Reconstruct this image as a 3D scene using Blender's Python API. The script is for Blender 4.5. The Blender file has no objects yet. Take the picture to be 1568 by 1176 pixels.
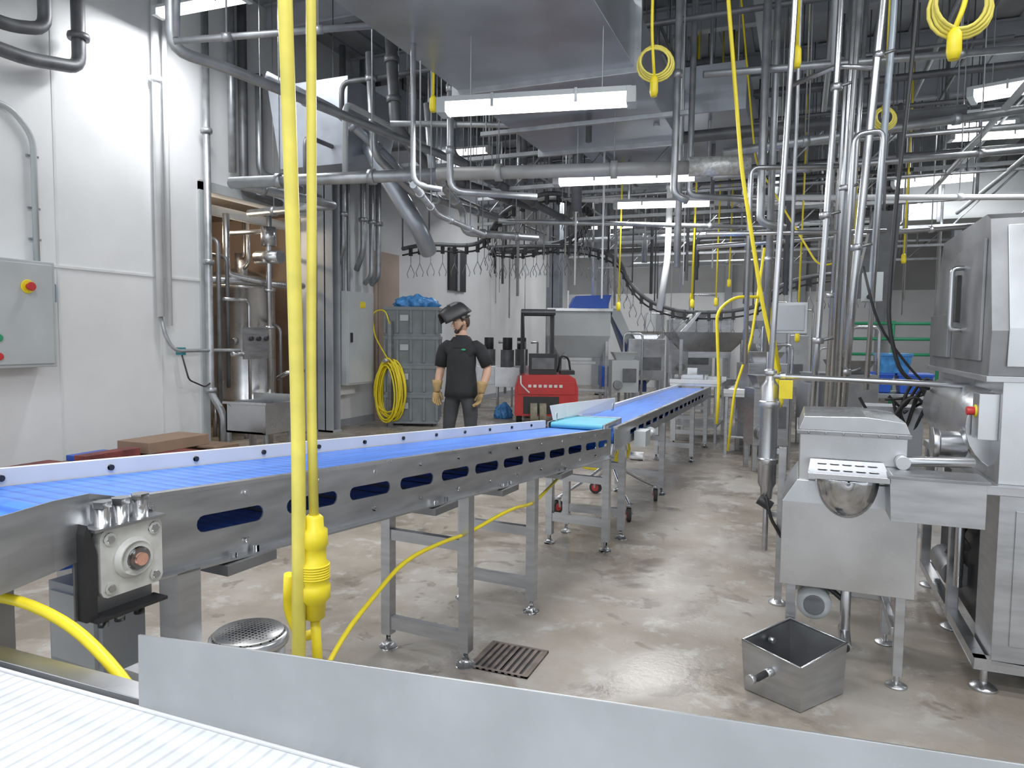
import bpy, bmesh, math, random
from mathutils import Vector, Matrix
random.seed(7)
rnd = random.uniform
TH = math.radians(22.0)
CT, ST = math.cos(TH), math.sin(TH)
SC = bpy.context.scene

def S(x, y, z=0.0):
    """site-survey axes (metres right / ahead of the tripod) -> room axes"""
    return (x*CT - y*ST, x*ST + y*CT, z)

# ------------------------------------------------------------------ materials
def pm(name, col, rough=0.5, metal=0.0, var=0.12, scale=6.0, bump=0.0, rvar=0.1, stretch=None, spec=None):
    m = bpy.data.materials.new(name); m.use_nodes = True
    nt = m.node_tree; N = nt.nodes; L = nt.links
    b = N['Principled BSDF']
    b.inputs['Metallic'].default_value = metal
    tc = N.new('ShaderNodeTexCoord'); mp = N.new('ShaderNodeMapping')
    L.new(tc.outputs['Object'], mp.inputs['Vector'])
    if stretch: mp.inputs['Scale'].default_value = stretch
    nz = N.new('ShaderNodeTexNoise'); nz.inputs['Scale'].default_value = scale
    nz.inputs['Detail'].default_value = 5
    L.new(mp.outputs['Vector'], nz.inputs['Vector'])
    cr = N.new('ShaderNodeValToRGB')
    d = [max(0, c*(1-var)) for c in col[:3]]; h = [min(1, c*(1+var*0.6)) for c in col[:3]]
    cr.color_ramp.elements[0].position = 0.3; cr.color_ramp.elements[0].color = (*d, 1)
    cr.color_ramp.elements[1].position = 0.7; cr.color_ramp.elements[1].color = (*h, 1)
    L.new(nz.outputs['Fac'], cr.inputs['Fac']); L.new(cr.outputs['Color'], b.inputs['Base Color'])
    mr = N.new('ShaderNodeMapRange')
    mr.inputs['To Min'].default_value = max(0.03, rough-rvar); mr.inputs['To Max'].default_value = min(1, rough+rvar)
    L.new(nz.outputs['Fac'], mr.inputs['Value']); L.new(mr.outputs['Result'], b.inputs['Roughness'])
    if bump:
        bp = N.new('ShaderNodeBump'); bp.inputs['Strength'].default_value = bump; bp.inputs['Distance'].default_value = 0.01
        L.new(nz.outputs['Fac'], bp.inputs['Height']); L.new(bp.outputs['Normal'], b.inputs['Normal'])
    return m

def emis(name, col, st):
    m = bpy.data.materials.new(name); m.use_nodes = True
    b = m.node_tree.nodes['Principled BSDF']
    b.inputs['Base Color'].default_value = (*col, 1)
    b.inputs['Emission Color'].default_value = (*col, 1); b.inputs['Emission Strength'].default_value = st
    return m

steel = pm('stainless_brushed', (.50, .51, .53), .36, .93, .18, 5, 0, .12, (1, 1, 6))
steel2 = pm('stainless_satin', (.60, .61, .63), .28, .95, .16, 3, 0.03, .12)
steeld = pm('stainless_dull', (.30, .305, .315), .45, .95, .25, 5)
plate_s = pm('scuffed_guard_steel', (.40, .41, .42), .38, .9, .14, 7, 0, .12)
galv = pm('galvanised_pipe', (.44, .46, .48), .42, .8, .22, 9)
galvd = pm('dark_galvanised', (.15, .155, .165), .5, .5, .3, 6)
ductm = pm('duct_sheet_metal', (.38, .41, .46), .33, .6, .18, 2.5, .05)
white = pm('white_wall_panel', (.80, .81, .82), .5, 0, .06, 1.6)
whitep = pm('white_painted_pipe', (.74, .75, .76), .4, 0, .08, 4)
greyp = pm('grey_paint', (.36, .38, .41), .45, 0, .12, 4)
lgrey = pm('light_grey_enamel', (.47, .50, .51), .4, 0, .08, 3)
binm = pm('grey_bin_plastic', (.20, .225, .24), .5, 0, .15, 6)
ceilm = pm('ceiling_deck', (.34, .36, .38), .7, 0, .3, 1.5)
backw = pm('back_wall_block', (.40, .40, .40), .7, 0, .2, 1)
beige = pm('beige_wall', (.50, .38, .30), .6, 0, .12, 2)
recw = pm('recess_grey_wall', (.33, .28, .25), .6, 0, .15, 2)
yel = pm('yellow_rubber', (.85, .68, .02), .4, 0, .08, 20)
yelt = pm('yellow_jacket_cord', (.72, .62, .10), .35, 0, .18, 12)
blk = pm('black_plastic', (.02, .02, .022), .45, 0, .2, 10)
rub = pm('rubber', (.035, .035, .035), .8, 0, .2, 10)
red = pm('red_paint', (.55, .03, .03), .35, 0, .12, 5)
blue = pm('blue_plastic', (.02, .10, .55), .4, 0, .1, 5)
bluec = pm('blue_chute', (.03, .07, .25), .4, 0, .1, 5)
teal = pm('teal_belt', (.10, .42, .55), .4, 0, .1, 5)
green = pm('green_rail', (.02, .28, .12), .4, 0, .1, 5)
wood = pm('pallet_wood', (.22, .14, .09), .75, 0, .35, 8, .2, .1, (1, 6, 6))
redw = pm('red_pallet_wood', (.20, .045, .04), .7, 0, .5, 8)
card = pm('cardboard', (.30, .20, .14), .8, 0, .1, 5)
cast = pm('cast_bearing_housing', (.66, .66, .63), .5, .1, .2, 15, .1)
copper = pm('orange_cap', (.60, .30, .22), .5, 0, .2, 25)
tealp = pm('teal_paint', (.02, .24, .27), .4, 0, .1, 15)
tyre = pm('tan_tyre', (.30, .27, .20), .8, 0, .3, 12)
lit = emis('lit_diffuser', (.98, .99, 1), 5)
litw = emis('warm_lamp', (1, .75, .4), 5)
skinm = pm('skin', (.50, .29, .20), .5, 0, .08, 12)
lipm = pm('lips', (.35, .13, .10), .5, 0, .08, 12)
shirt = pm('black_cotton', (.012, .013, .015), .85, 0, .3, 12)
pants = pm('dark_work_trousers', (.035, .037, .042), .8, 0, .3, 10)
glove = pm('leather_glove', (.36, .24, .10), .75, 0, .35, 14, .2)
hairm = pm('brown_hair', (.05, .03, .02), .7, 0, .3, 40)
plastic_wrap = pm('blue_plastic_wrap', (.06, .26, .62), .25, 0, .45, 14, .9)

def belt_material(name, col, dark, freq, axis='Y', rough=.38, bump=.5):
    m = bpy.data.materials.new(name); m.use_nodes = True
    nt = m.node_tree; N = nt.nodes; L = nt.links; b = N['Principled BSDF']
    tc = N.new('ShaderNodeTexCoord')
    w = N.new('ShaderNodeTexWave'); w.wave_type = 'BANDS'; w.bands_direction = axis
    w.inputs['Scale'].default_value = freq; w.inputs['Distortion'].default_value = 0
    L.new(tc.outputs['Object'], w.inputs['Vector'])
    nz = N.new('ShaderNodeTexNoise'); nz.inputs['Scale'].default_value = 5; L.new(tc.outputs['Object'], nz.inputs['Vector'])
    mx = N.new('ShaderNodeMix'); mx.data_type = 'RGBA'
    mx.inputs['A'].default_value = (*dark, 1); mx.inputs['B'].default_value = (*col, 1)
    cr = N.new('ShaderNodeValToRGB'); cr.color_ramp.elements[0].position = .0; cr.color_ramp.elements[1].position = .25
    L.new(w.outputs['Fac'], cr.inputs['Fac']); L.new(cr.outputs['Color'], mx.inputs['Factor'])
    mp = N.new('ShaderNodeMapping'); mp.inputs['Scale'].default_value = (18, 1.2, 1) if axis == 'Y' else (1.2, 18, 1)
    L.new(tc.outputs['Object'], mp.inputs['Vector'])
    n2 = N.new('ShaderNodeTexNoise'); n2.inputs['Scale'].default_value = 1.5; n2.inputs['Detail'].default_value = 4; L.new(mp.outputs['Vector'], n2.inputs['Vector'])
    hs = N.new('ShaderNodeMapRange'); hs.inputs['From Min'].default_value = .35; hs.inputs['From Max'].default_value = .7; hs.inputs['To Min'].default_value = .75; hs.inputs['To Max'].default_value = 1.15
    L.new(n2.outputs['Fac'], hs.inputs['Value'])
    m2 = N.new('ShaderNodeMix'); m2.data_type = 'RGBA'; m2.blend_type = 'MULTIPLY'; m2.inputs['Factor'].default_value = 1 if axis == 'Y' else .4
    L.new(mx.outputs['Result'], m2.inputs['A']); L.new(hs.outputs['Result'], m2.inputs['B'])
    L.new(m2.outputs['Result'], b.inputs['Base Color'])
    mr = N.new('ShaderNodeMapRange'); mr.inputs['To Min'].default_value = rough-.1; mr.inputs['To Max'].default_value = rough+.15
    L.new(nz.outputs['Fac'], mr.inputs['Value']); L.new(mr.outputs['Result'], b.inputs['Roughness'])
    bp = N.new('ShaderNodeBump'); bp.inputs['Strength'].default_value = bump; bp.inputs['Distance'].default_value = .003
    L.new(w.outputs['Fac'], bp.inputs['Height']); L.new(bp.outputs['Normal'], b.inputs['Normal'])
    return m
bluebelt = belt_material('blue_modular_belt', (.06, .22, .78), (.035, .13, .56), 6.2, 'Y', .36, .4)
whitebelt = belt_material('white_modular_belt', (.66, .69, .72), (.50, .52, .55), 12, 'X', .5, .35)

def floor_material():
    m = bpy.data.materials.new('stained_concrete'); m.use_nodes = True
    nt = m.node_tree; N = nt.nodes; L = nt.links; b = N['Principled BSDF']
    tc = N.new('ShaderNodeTexCoord')
    def noise(s, d=6, r=.6, dist=0):
        n = N.new('ShaderNodeTexNoise'); n.inputs['Scale'].default_value = s; n.inputs['Detail'].default_value = d
        n.inputs['Roughness'].default_value = r; n.inputs['Distortion'].default_value = dist; L.new(tc.outputs['Object'], n.inputs['Vector']); return n
    n1 = noise(.9, 8); n2 = noise(4.5, 9, .72, .3); n3 = noise(1.3, 6, .6, .5); n4 = noise(40, 3); n5 = noise(3.1, 7, .6, 1.2)
    cr = N.new('ShaderNodeValToRGB'); e = cr.color_ramp.elements
    e[0].position = .34; e[0].color = (.20, .168, .135, 1); e[1].position = .66; e[1].color = (.40, .375, .345, 1)
    k = e.new(.5); k.color = (.295, .258, .215, 1)
    L.new(n1.outputs['Fac'], cr.inputs['Fac'])
    def overlay(prev, nz, a, c, amt, col):
        r = N.new('ShaderNodeValToRGB'); r.color_ramp.elements[0].position = a; r.color_ramp.elements[1].position = c
        L.new(nz.outputs['Fac'], r.inputs['Fac'])
        mm = N.new('ShaderNodeMath'); mm.operation = 'MULTIPLY'; mm.inputs[1].default_value = amt; L.new(r.outputs['Color'], mm.inputs[0])
        mx = N.new('ShaderNodeMix'); mx.data_type = 'RGBA'; mx.inputs['B'].default_value = (*col, 1)
        L.new(mm.outputs[0], mx.inputs['Factor']); L.new(prev, mx.inputs['A']); return mx.outputs['Result']
    o = overlay(cr.outputs['Color'], n2, .54, .62, .5, (.48, .465, .44))
    o = overlay(o, n3, .55, .60, .55, (.15, .115, .082))
    o = overlay(o, n5, .60, .64, .55, (.12, .095, .07))
    L.new(o, b.inputs['Base Color'])
    mr = N.new('ShaderNodeMapRange'); mr.inputs['From Min'].default_value = .40; mr.inputs['From Max'].default_value = .60
    mr.inputs['To Min'].default_value = .55; mr.inputs['To Max'].default_value = .18
    L.new(n3.outputs['Fac'], mr.inputs['Value']); L.new(mr.outputs['Result'], b.inputs['Roughness'])
    bp = N.new('ShaderNodeBump'); bp.inputs['Strength'].default_value = .25; bp.inputs['Distance'].default_value = .004
    L.new(n4.outputs['Fac'], bp.inputs['Height']); L.new(bp.outputs['Normal'], b.inputs['Normal'])
    return m
floorm = floor_material()

# ------------------------------------------------------------------ mesh builder
class B:
    def __init__(s): s.bm = bmesh.new(); s.mats = []; s.M = Matrix.Identity(4)
    def mi(s, m):
        if m not in s.mats: s.mats.append(m)
        return s.mats.index(m)
    def add(s, vs, fs, mat, smooth=False, fn=None):
        bv = []
        for v in vs:
            v = Vector(v)
            if fn: v = Vector(fn(v))
            bv.append(s.bm.verts.new(s.M @ v))
        k = s.mi(mat) if not callable(mat) else None
        for f in fs:
            try:
                fc = s.bm.faces.new([bv[i] for i in f])
            except ValueError: continue
            if k is None:
                c = Vector((0, 0, 0))
                for i in f: c += Vector(vs[i])
                fc.material_index = s.mi(mat(c/len(f)))
            else: fc.material_index = k
            fc.smooth = smooth
    def box(s, lo, hi, mat, fn=None, rz=0):
        x0, y0, z0 = lo; x1, y1, z1 = hi
        vs = [(x0,y0,z0),(x1,y0,z0),(x1,y1,z0),(x0,y1,z0),(x0,y0,z1),(x1,y0,z1),(x1,y1,z1),(x0,y1,z1)]
        if rz:
            c = Vector(((x0+x1)/2, (y0+y1)/2, 0)); R = Matrix.Rotation(rz, 3, 'Z')
            vs = [tuple(R @ (Vector(v)-c) + c) for v in vs]
        s.add(vs, [(0,3,2,1),(4,5,6,7),(0,1,5,4),(1,2,6,5),(2,3,7,6),(3,0,4,7)], mat, fn=fn)
    def frus(s, lo0, hi0, z0, lo1, hi1, z1, mat, bot=True, top=True):
        vs = [(lo0[0],lo0[1],z0),(hi0[0],lo0[1],z0),(hi0[0],hi0[1],z0),(lo0[0],hi0[1],z0),
              (lo1[0],lo1[1],z1),(hi1[0],lo1[1],z1),(hi1[0],hi1[1],z1),(lo1[0],hi1[1],z1)]
        fs = [(0,1,5,4),(1,2,6,5),(2,3,7,6),(3,0,4,7)]
        if bot: fs.append((0,3,2,1))
        if top: fs.append((4,5,6,7))
        s.add(vs, fs, mat)
    def prism(s, poly, axis, a, b, mat, smooth=False):
        n = len(poly)
        def P(p, t):
            if axis == 'x': return (t, p[0], p[1])
            if axis == 'y': return (p[0], t, p[1])
            return (p[0], p[1], t)
        vs = [P(p, a) for p in poly] + [P(p, b) for p in poly]
        fs = [(i, (i+1) % n, (i+1) % n+n, i+n) for i in range(n)]
        s.add(vs, fs, mat, smooth)
        s.add(vs, [tuple(range(n))[::-1], tuple(range(n, 2*n))], mat)
    def tube(s, pts, r, mat, n=8, fil=0, closed=False, caps=True):
        pts = [Vector(p) for p in pts]
        if fil and len(pts) > 2 and not closed:
            o = [pts[0]]
            for i in range(1, len(pts)-1):
                p = pts[i]; d0 = pts[i-1]-p; d1 = pts[i+1]-p
                f = min(fil, d0.length*.45, d1.length*.45)
                A = p+d0.normalized()*f; C = p+d1.normalized()*f
                for k in range(5):
                    t = k/4; o.append(A*(1-t)**2 + p*2*t*(1-t) + C*t*t)
            o.append(pts[-1]); pts = o
        m = len(pts); rs = r if isinstance(r, (list, tuple)) else [r]*m
        if len(rs) != m: rs = [rs[0]]*m
        prev = None; vs = []
        for i, p in enumerate(pts):
            if closed: t = pts[(i+1) % m]-pts[i-1]
            elif i == 0: t = pts[1]-p
            elif i == m-1: t = p-pts[i-1]
            else: t = (pts[i+1]-p).normalized()+(p-pts[i-1]).normalized()
            if t.length < 1e-9: t = Vector((0, 0, 1))
            t.normalize()
            if prev is None:
                u = t.cross(Vector((0, 0, 1)))
                if u.length < .1: u = t.cross(Vector((1, 0, 0)))
                u.normalize()
            else:
                u = prev - t*prev.dot(t)
                if u.length < 1e-6: u = t.orthogonal()
                u.normalize()
            prev = u; w = t.cross(u)
            for k in range(n):
                a = 2*math.pi*k/n
                vs.append(p+(u*math.cos(a)+w*math.sin(a))*rs[i])
        fs = []
        for i in range(m if closed else m-1):
            j = (i+1) % m
            for k in range(n):
                fs.append((i*n+k, i*n+(k+1) % n, j*n+(k+1) % n, j*n+k))
        s.add(vs, fs, mat, True)
        if caps and not closed:
            s.add(vs[:n], [tuple(range(n))[::-1]], mat); s.add(vs[-n:], [tuple(range(n))], mat)
    def cyl(s, p0, p1, r, mat, n=16, r2=None):
        s.tube([p0, p1], [r, r if r2 is None else r2], mat, n)
    def lathe(s, prof, c, mat, n=24, R=None, smooth=True):
        vs = []; R = R or Matrix.Identity(3); c = Vector(c)
        for (r, z) in prof:
            for k in range(n):
                a = 2*math.pi*k/n; vs.append(c + R @ Vector((r*math.cos(a), r*math.sin(a), z)))
        fs = []
        for i in range(len(prof)-1):
            for k in range(n): fs.append((i*n+k, i*n+(k+1) % n, (i+1)*n+(k+1) % n, (i+1)*n+k))
        s.add(vs, fs, mat, smooth)
        s.add(vs[:n], [tuple(range(n))[::-1]], mat); s.add(vs[-n:], [tuple(range(n))], mat)
    def ell(s, c, rad, mat, n=16, m=10, R=None, fn=None):
        vs = []; c = Vector(c); R = R or Matrix.Identity(3)
        for i in range(m+1):
            p = math.pi*i/m
            for k in range(n):
                a = 2*math.pi*k/n
                v = Vector((rad[0]*math.sin(p)*math.cos(a), rad[1]*math.sin(p)*math.sin(a), rad[2]*math.cos(p)))
                if fn: v = fn(v)
                vs.append(c + R @ v)
        fs = []
        for i in range(m):
            for k in range(n): fs.append((i*n+k, (i+1)*n+k, (i+1)*n+(k+1) % n, i*n+(k+1) % n))
        s.add(vs, fs, mat, True)
    def sheet(s, rows, mat, th=.003, smooth=False):
        t = bmesh.new(); g = [[t.verts.new(p) for p in r] for r in rows]
        for i in range(len(g)-1):
            for j in range(len(g[0])-1):
                t.faces.new((g[i][j], g[i][j+1], g[i+1][j+1], g[i+1][j]))
        bmesh.ops.recalc_face_normals(t, faces=t.faces)
        bmesh.ops.solidify(t, geom=t.faces[:], thickness=th)
        t.verts.index_update()
        s.add([v.co.copy() for v in t.verts], [tuple(v.index for v in f.verts) for f in t.faces], mat, smooth)
        t.free()
    def done(s, name, loc=(0, 0, 0), rz=0, bevel=0, rot=None):
        bmesh.ops.remove_doubles(s.bm, verts=s.bm.verts, dist=1e-6)
        me = bpy.data.meshes.new(name); s.bm.to_mesh(me); s.bm.free()
        for m in s.mats: me.materials.append(m)
        o = bpy.data.objects.new(name, me); SC.collection.objects.link(o)
        o.location = loc; o.rotation_euler = rot or (0, 0, rz)
        if bevel:
            b = o.modifiers.new('edge', 'BEVEL'); b.width = bevel; b.segments = 2
            b.limit_method = 'ANGLE'; b.angle_limit = math.radians(50)
        return o

def holed_plate(outer, holes, th):
    cu = bpy.data.curves.new('tmp', 'CURVE'); cu.dimensions = '2D'; cu.fill_mode = 'BOTH'; cu.extrude = th/2
    for poly in [outer]+holes:
        sp = cu.splines.new('POLY'); sp.points.add(len(poly)-1); sp.use_cyclic_u = True
        for i, p in enumerate(poly): sp.points[i].co = (p[0], p[1], 0, 1)
    o = bpy.data.objects.new('tmp', cu); SC.collection.objects.link(o)
    dg = bpy.context.evaluated_depsgraph_get(); me = bpy.data.meshes.new_from_object(o.evaluated_get(dg))
    vs = [v.co.copy() for v in me.vertices]; fs = [tuple(p.vertices) for p in me.polygons]
    bpy.data.objects.remove(o); bpy.data.meshes.remove(me)
    return vs, fs
def slot(cx, cy, L, h, n=6):
    r = h/2; p = []
    for i in range(n+1):
        a = -math.pi/2+math.pi*i/n; p.append((cx+L/2-r+r*math.cos(a), cy+r*math.sin(a)))
    for i in range(n+1):
        a = math.pi/2+math.pi*i/n; p.append((cx-L/2+r+r*math.cos(a), cy+r*math.sin(a)))
    return p

# ------------------------------------------------------------------ room shell
WL = -7.0; WB = 22.0; CZ = 6.0
b = B(); b.box((-10.6, -3, -.15), (9, WB+.2, 0), floorm); b.done('floor')
b = B(); b.box((-10.6, -3, CZ), (9, WB+.2, CZ+.15), ceilm)
for x in [-6.8+i*.45 for i in range(35)]: b.box((x, -3, CZ-.03), (x+.15, WB, CZ), ceilm)
b.done('ceiling')
b = B()
b.box((WL-.2, -3, 0), (WL, 6.95, CZ), white)
b.box((WL-.2, 9.05, 0), (WL, WB, CZ), white)
b.box((WL-.2, 6.95, 3.3), (WL, 9.05, CZ), white)
for y in (0, 1.25, 2.5, 3.75, 5.0, 6.25): b.box((WL, y-.012, 0), (WL+.006, y+.012, CZ), whitep)
b.box((WL, -3, 2.16), (WL+.012, 6.95, 2.185), whitep)
b.done('wall_left')
b = B(); b.box((WL, WB, 0), (9, WB+.2, 2.9), white); b.box((WL, WB, 2.9), (9, WB+.2, CZ), backw)
for x in range(-6, 9, 2): b.box((x-.1, WB-.15, 0), (x+.1, WB, CZ), greyp)
b.done('wall_back')
b = B(); b.box((8.8, -3, 0), (9, WB, CZ), white); b.done('wall_right')
b = B()
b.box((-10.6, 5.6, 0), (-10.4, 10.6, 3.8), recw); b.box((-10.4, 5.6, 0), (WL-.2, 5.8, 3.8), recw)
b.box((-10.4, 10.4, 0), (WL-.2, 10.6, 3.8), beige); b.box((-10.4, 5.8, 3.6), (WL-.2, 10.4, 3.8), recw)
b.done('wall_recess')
b = B(); b.box((WL, -3, 0), (WL+.015, 6.95, .12), greyp); b.box((WL, 9.05, 0), (WL+.015, WB, .12), greyp); b.done('baseboard_left')
b = B(); b.box((WL, 6.83, 0), (WL+.03, 6.95, 3.4), lgrey); b.box((WL, 9.05, 0), (WL+.03, 9.17, 3.4), lgrey)
b.box((WL, 6.83, 3.3), (WL+.03, 9.17, 3.42), lgrey); b.done('trim_1')
b = B(); b.box((WL+.002, 10.75, 0), (WL+.05, 11.55, 3.0), beige); b.box((WL+.05, 10.83, .05), (WL+.06, 11.47, 2.92), beige)
b.cyl((WL+.06, 10.92, 1), (WL+.12, 10.92, 1), .025, steel); b.done('door_1', bevel=.005)
b = B(); b.box((WL+.002, 13.6, 2.5), (WL+.05, 14.4, 3.4), blk); b.box((WL+.05, 13.95, 2.5), (WL+.07, 14.05, 3.4), greyp)
b.done('window_1')
b = B()
for y in range(2, 22, 2):
    b.box((-6.9, y-.07, 5.6), (8.8, y+.07, 5.63), greyp); b.box((-6.9, y-.01, 5.63), (8.8, y+.01, 5.95), greyp)
    b.box((-6.9, y-.07, 5.94), (8.8, y+.07, 5.97), greyp)
for x in (-4.5, -.5, 3.5): b.box((x-.1, -2, 5.2), (x+.1, 21.9, 5.6), lgrey)
b.done('ceiling_beams')
for (x, y) in ((-6.80, 9.20), (-4.9, 14.5), (-4.9, 18.5), (2.8, 16), (5.5, 12)):
    b = B(); k = .10 if y < 10 else .14
    b.box((-.14, -k, 0), (.14, -k+.02, 5.2), greyp); b.box((-.14, k-.02, 0), (.14, k, 5.2), greyp)
    b.box((-.01, -k, 0), (.01, k, 5.2), greyp); b.box((-.16, -k, 0), (.16, k, .03), greyp); b.box((-.16, -k, 5.17), (.16, k, 5.2), greyp)
    b.done('steel_column', (x, y, 0))

# ------------------------------------------------------------------ lights
def fixture(p0, p1, z, power, hang=True, w=.07):
    a = Vector(S(p0[0], p0[1], z)); c = Vector(S(p1[0], p1[1], z)); d = c-a; Ln = d.length
    mid = (a+c)/2; ang = math.atan2(d.y, d.x)
    f = B()
    f.box((-Ln/2, -w, .02), (Ln/2, w, .055), lgrey)
    prof = [(-w, .02), (-w*.95, -.02), (-w*.6, -.048), (0, -.056), (w*.6, -.048), (w*.95, -.02), (w, .02)]
    f.prism(prof, 'x', -Ln/2+.03, Ln/2-.03, lit, True)
    for e in (-1, 1):
        f.box((e*Ln/2-.03, -w*1.05, -.05), (e*Ln/2+.03, w*1.05, .05), lgrey)
        f.box((e*Ln*.22-.01, -w*1.1, -.03), (e*Ln*.22+.01, w*1.1, .06), steel)
        if hang: f.cyl((e*Ln*.35, 0, .05), (e*Ln*.35, 0, CZ-z-.03), .004, galv, 6)
    o = f.done('fluorescent_or_fill_fixture', mid, ang, bevel=.004)
    ld = bpy.data.lights.new('tube_or_fill_light', 'AREA'); ld.shape = 'RECTANGLE'; ld.size = Ln*.95; ld.size_y = .25; ld.energy = power
    ld.color = (.97, .985, 1)
    lo = bpy.data.objects.new('tube_or_fill_light', ld); SC.collection.objects.link(lo); lo.parent = o; lo.location = (0, 0, -.07)
    return o
PW = 36
fixture((-.48, 4.9), (.745, 4.65), 3.04, PW)
fixture((.40, 6.75), (1.64, 6.45), 2.97, PW)
fixture((1.35, 9.55), (2.55, 9.3), 3.27, PW)
fixture((3.1, 15.2), (4.3, 14.9), 3.85, PW)
fixture((6.0, 11.4), (6.9, 10.8), 3.98, PW*1.2, w=.18)
fixture((4.65, 7.4), (5.5, 6.7), 4.0, PW*1.2, w=.15)
fixture((6.2, 10.3), (7.2, 10.0), 4.4, PW, w=.1)
fixture((7.2, 12.2), (8.2, 11.9), 5.1, PW, w=.1)
fixture((-2.9, 3.0), (-1.7, 2.6), 5.4, PW*1.9)  # from here to the pendant lamp: extra fixtures added as ceiling fill light
fixture((-2.0, 1.4), (-.8, 1.1), 5.0, PW*1.5)
fixture((.3, .9), (1.5, .5), 4.6, PW*1.3)
fixture((2.6, 2.4), (3.8, 2.0), 4.6, PW*1.3)
fixture((-.9, -.9), (.5, -1.3), 4.4, PW*1.8)
fixture((-3.9, 8.0), (-2.8, 7.6), 5.0, PW*1.6)
fixture((-1.6, 11.6), (-.4, 11.2), 4.4, PW*1.4)
fixture((.2, 15.5), (1.4, 15.1), 4.5, PW*1.4)
fixture((2.0, 19.5), (3.2, 19.1), 4.5, PW*1.4)
fixture((5.0, 18), (6.2, 17.5), 4.5, PW*1.4)
fixture((3.0, 12.0), (4.2, 11.6), 4.6, PW*1.2)
b = B(); b.lathe([(.18, 0), (.16, .06), (.05, .1)], (-8.0, 7.7, 3.2), galv, 20); b.ell((-8.0, 7.7, 3.2), (.13, .13, .05), litw)
b.cyl((-8, 7.7, 3.3), (-8, 7.7, 3.6), .01, galv)
o = b.done('recess_pendant_lamp')
ld = bpy.data.lights.new('warm', 'POINT'); ld.energy = 45; ld.color = (1, .85, .65); ld.shadow_soft_size = .15
lo = bpy.data.objects.new('warm', ld); SC.collection.objects.link(lo); lo.parent = o; lo.location = (-8, 7.7, 3.05)

w = bpy.data.worlds.new('plant_ambient'); SC.world = w; w.use_nodes = True
w.node_tree.nodes['Background'].inputs['Color'].default_value = (.88, .94, 1, 1)
w.node_tree.nodes['Background'].inputs['Strength'].default_value = 1.3

# ------------------------------------------------------------------ belt conveyors
def belt_loop(bd, x0, x1, s0, s1, zf, r, mat):
    prof = []
    for i in range(9):
        a = math.pi/2+math.pi*i/8; prof.append((s0+r+r*math.cos(a), zf(s0)-r+r*math.sin(a)))
    for i in range(9):
        a = -math.pi/2+math.pi*i/8; prof.append((s1-r+r*math.cos(a), zf(s1)-r+r*math.sin(a)))
    n = len(prof)
    vs = [(x0, p[0], p[1]) for p in prof]+[(x1, p[0], p[1]) for p in prof]
    bd.add(vs, [(i, i+n, (i+1) % n+n, (i+1) % n) for i in range(n)], mat, False)
def leg_pair(bd, s, ztop, W, yoff=0, t=.025, low=.13, up=.56, m=steel):
    for x in (-.0, -W):
        bd.box((x-t, s-t, .07), (x+t, s+t, ztop), m)
        bd.cyl((x, s, .01), (x, s, .09), .011, steel2, 8)
        bd.lathe([(.045, 0), (.045, .01), (.02, .025), (.012, .04)], (x, s, 0), steel2, 16)
    bd.box((-W, s-.018, low-.03), (0, s+.018, low+.03), m)
    if up: bd.box((-W, s-.018, up-.025), (0, s+.018, up+.025), m)

W = .43
zt = lambda s: .995-.065*s
b = B()
slots = [slot(c, -.095, .235 if c < 1.5 else .2, .046) for c in (-1.33, -1.0, -.70, -.40, -.10, .19, .48, .77, 1.06, 1.35, 1.64, 1.88)]
vs, fs = holed_plate([(-1.72, -.2), (2.05, -.2), (2.05, 0), (-1.72, 0)], slots, .005)
b.add(vs, fs, steel, fn=lambda v: (v.z, v.x, zt(v.x)+v.y))
b.box((-W-.003, -1.8, -.2), (-W+.003, 2.05, 0), steel, fn=lambda v: (v.x, v.y, zt(v.y)+v.z))
shear = lambda v: (v.x, v.y, zt(v.y)+v.z)
b.box((-.0, -1.72, -.206), (.035, 2.05, -.200), steel2, fn=shear)
b.box((-.022, -1.72, -.004), (.004, 2.05, .006), steel2, fn=shear)
b.box((-W-.004, -1.8, -.206), (-W+.03, 2.05, -.2), steel2, fn=shear)
b.box((-W-.012, -2.4, -.01), (-W+.014, 1.85, .042), whitep, fn=shear)
b.box((-W-.028, -2.4, -.03), (-W-.012, 1.85, .036), steel2, fn=shear)
for i in range(12):
    s = -1.7+i*.3
    b.cyl((-W+.014, s, zt(s)+.018), (-W+.022, s, zt(s)+.018), .009, blk, 8)
    b.cyl((.003, s+.12, zt(s+.12)-.165), (.012, s+.12, zt(s+.12)-.165), .008, steel2, 6)
    b.cyl((.003, s+.12, zt(s+.12)-.028), (.012, s+.12, zt(s+.12)-.028), .007, steel2, 6)
belt_loop(b, -W+.018, -.024, -1.86, 2.0, lambda s: zt(s)-.008, .07, bluebelt)
for i in range(11):
    s = -1.5+i*.34
    b.cyl((-W, s, zt(s)-.165), (0, s, zt(s)-.165), .02, blk, 10)
    b.box((-W, s+.12, zt(s)-.19), (0, s+.15, zt(s)-.15), steeld)
for s in (-1.3, -.25, .35, 1.1):
    b.box((-.10, s-.09, zt(s)-.235), (.05, s+.09, zt(s)-.207), steeld)
    b.cyl((.02, s-.04, zt(s)-.24), (.02, s-.04, zt(s)-.185), .009, steel2, 6)
    b.cyl((.02, s+.04, zt(s)-.24), (.02, s+.04, zt(s)-.185), .009, steel2, 6)
leg_pair(b, 0, zt(0)-.2, W); leg_pair(b, .72, zt(.72)-.2, W, low=.16, up=.45); leg_pair(b, 1.98, zt(2)-.18, W, low=.2, up=.5)
leg_pair(b, -1.5, zt(-1.5)-.2, W, t=.035)
b.box((-.36, -1.62, .62), (-.14, -1.50, .84), greyp); b.box((-.34, -1.63, .64), (-.16, -1.62, .82), lgrey)
s0 = -1.66; zc = zt(s0)-.13
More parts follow.
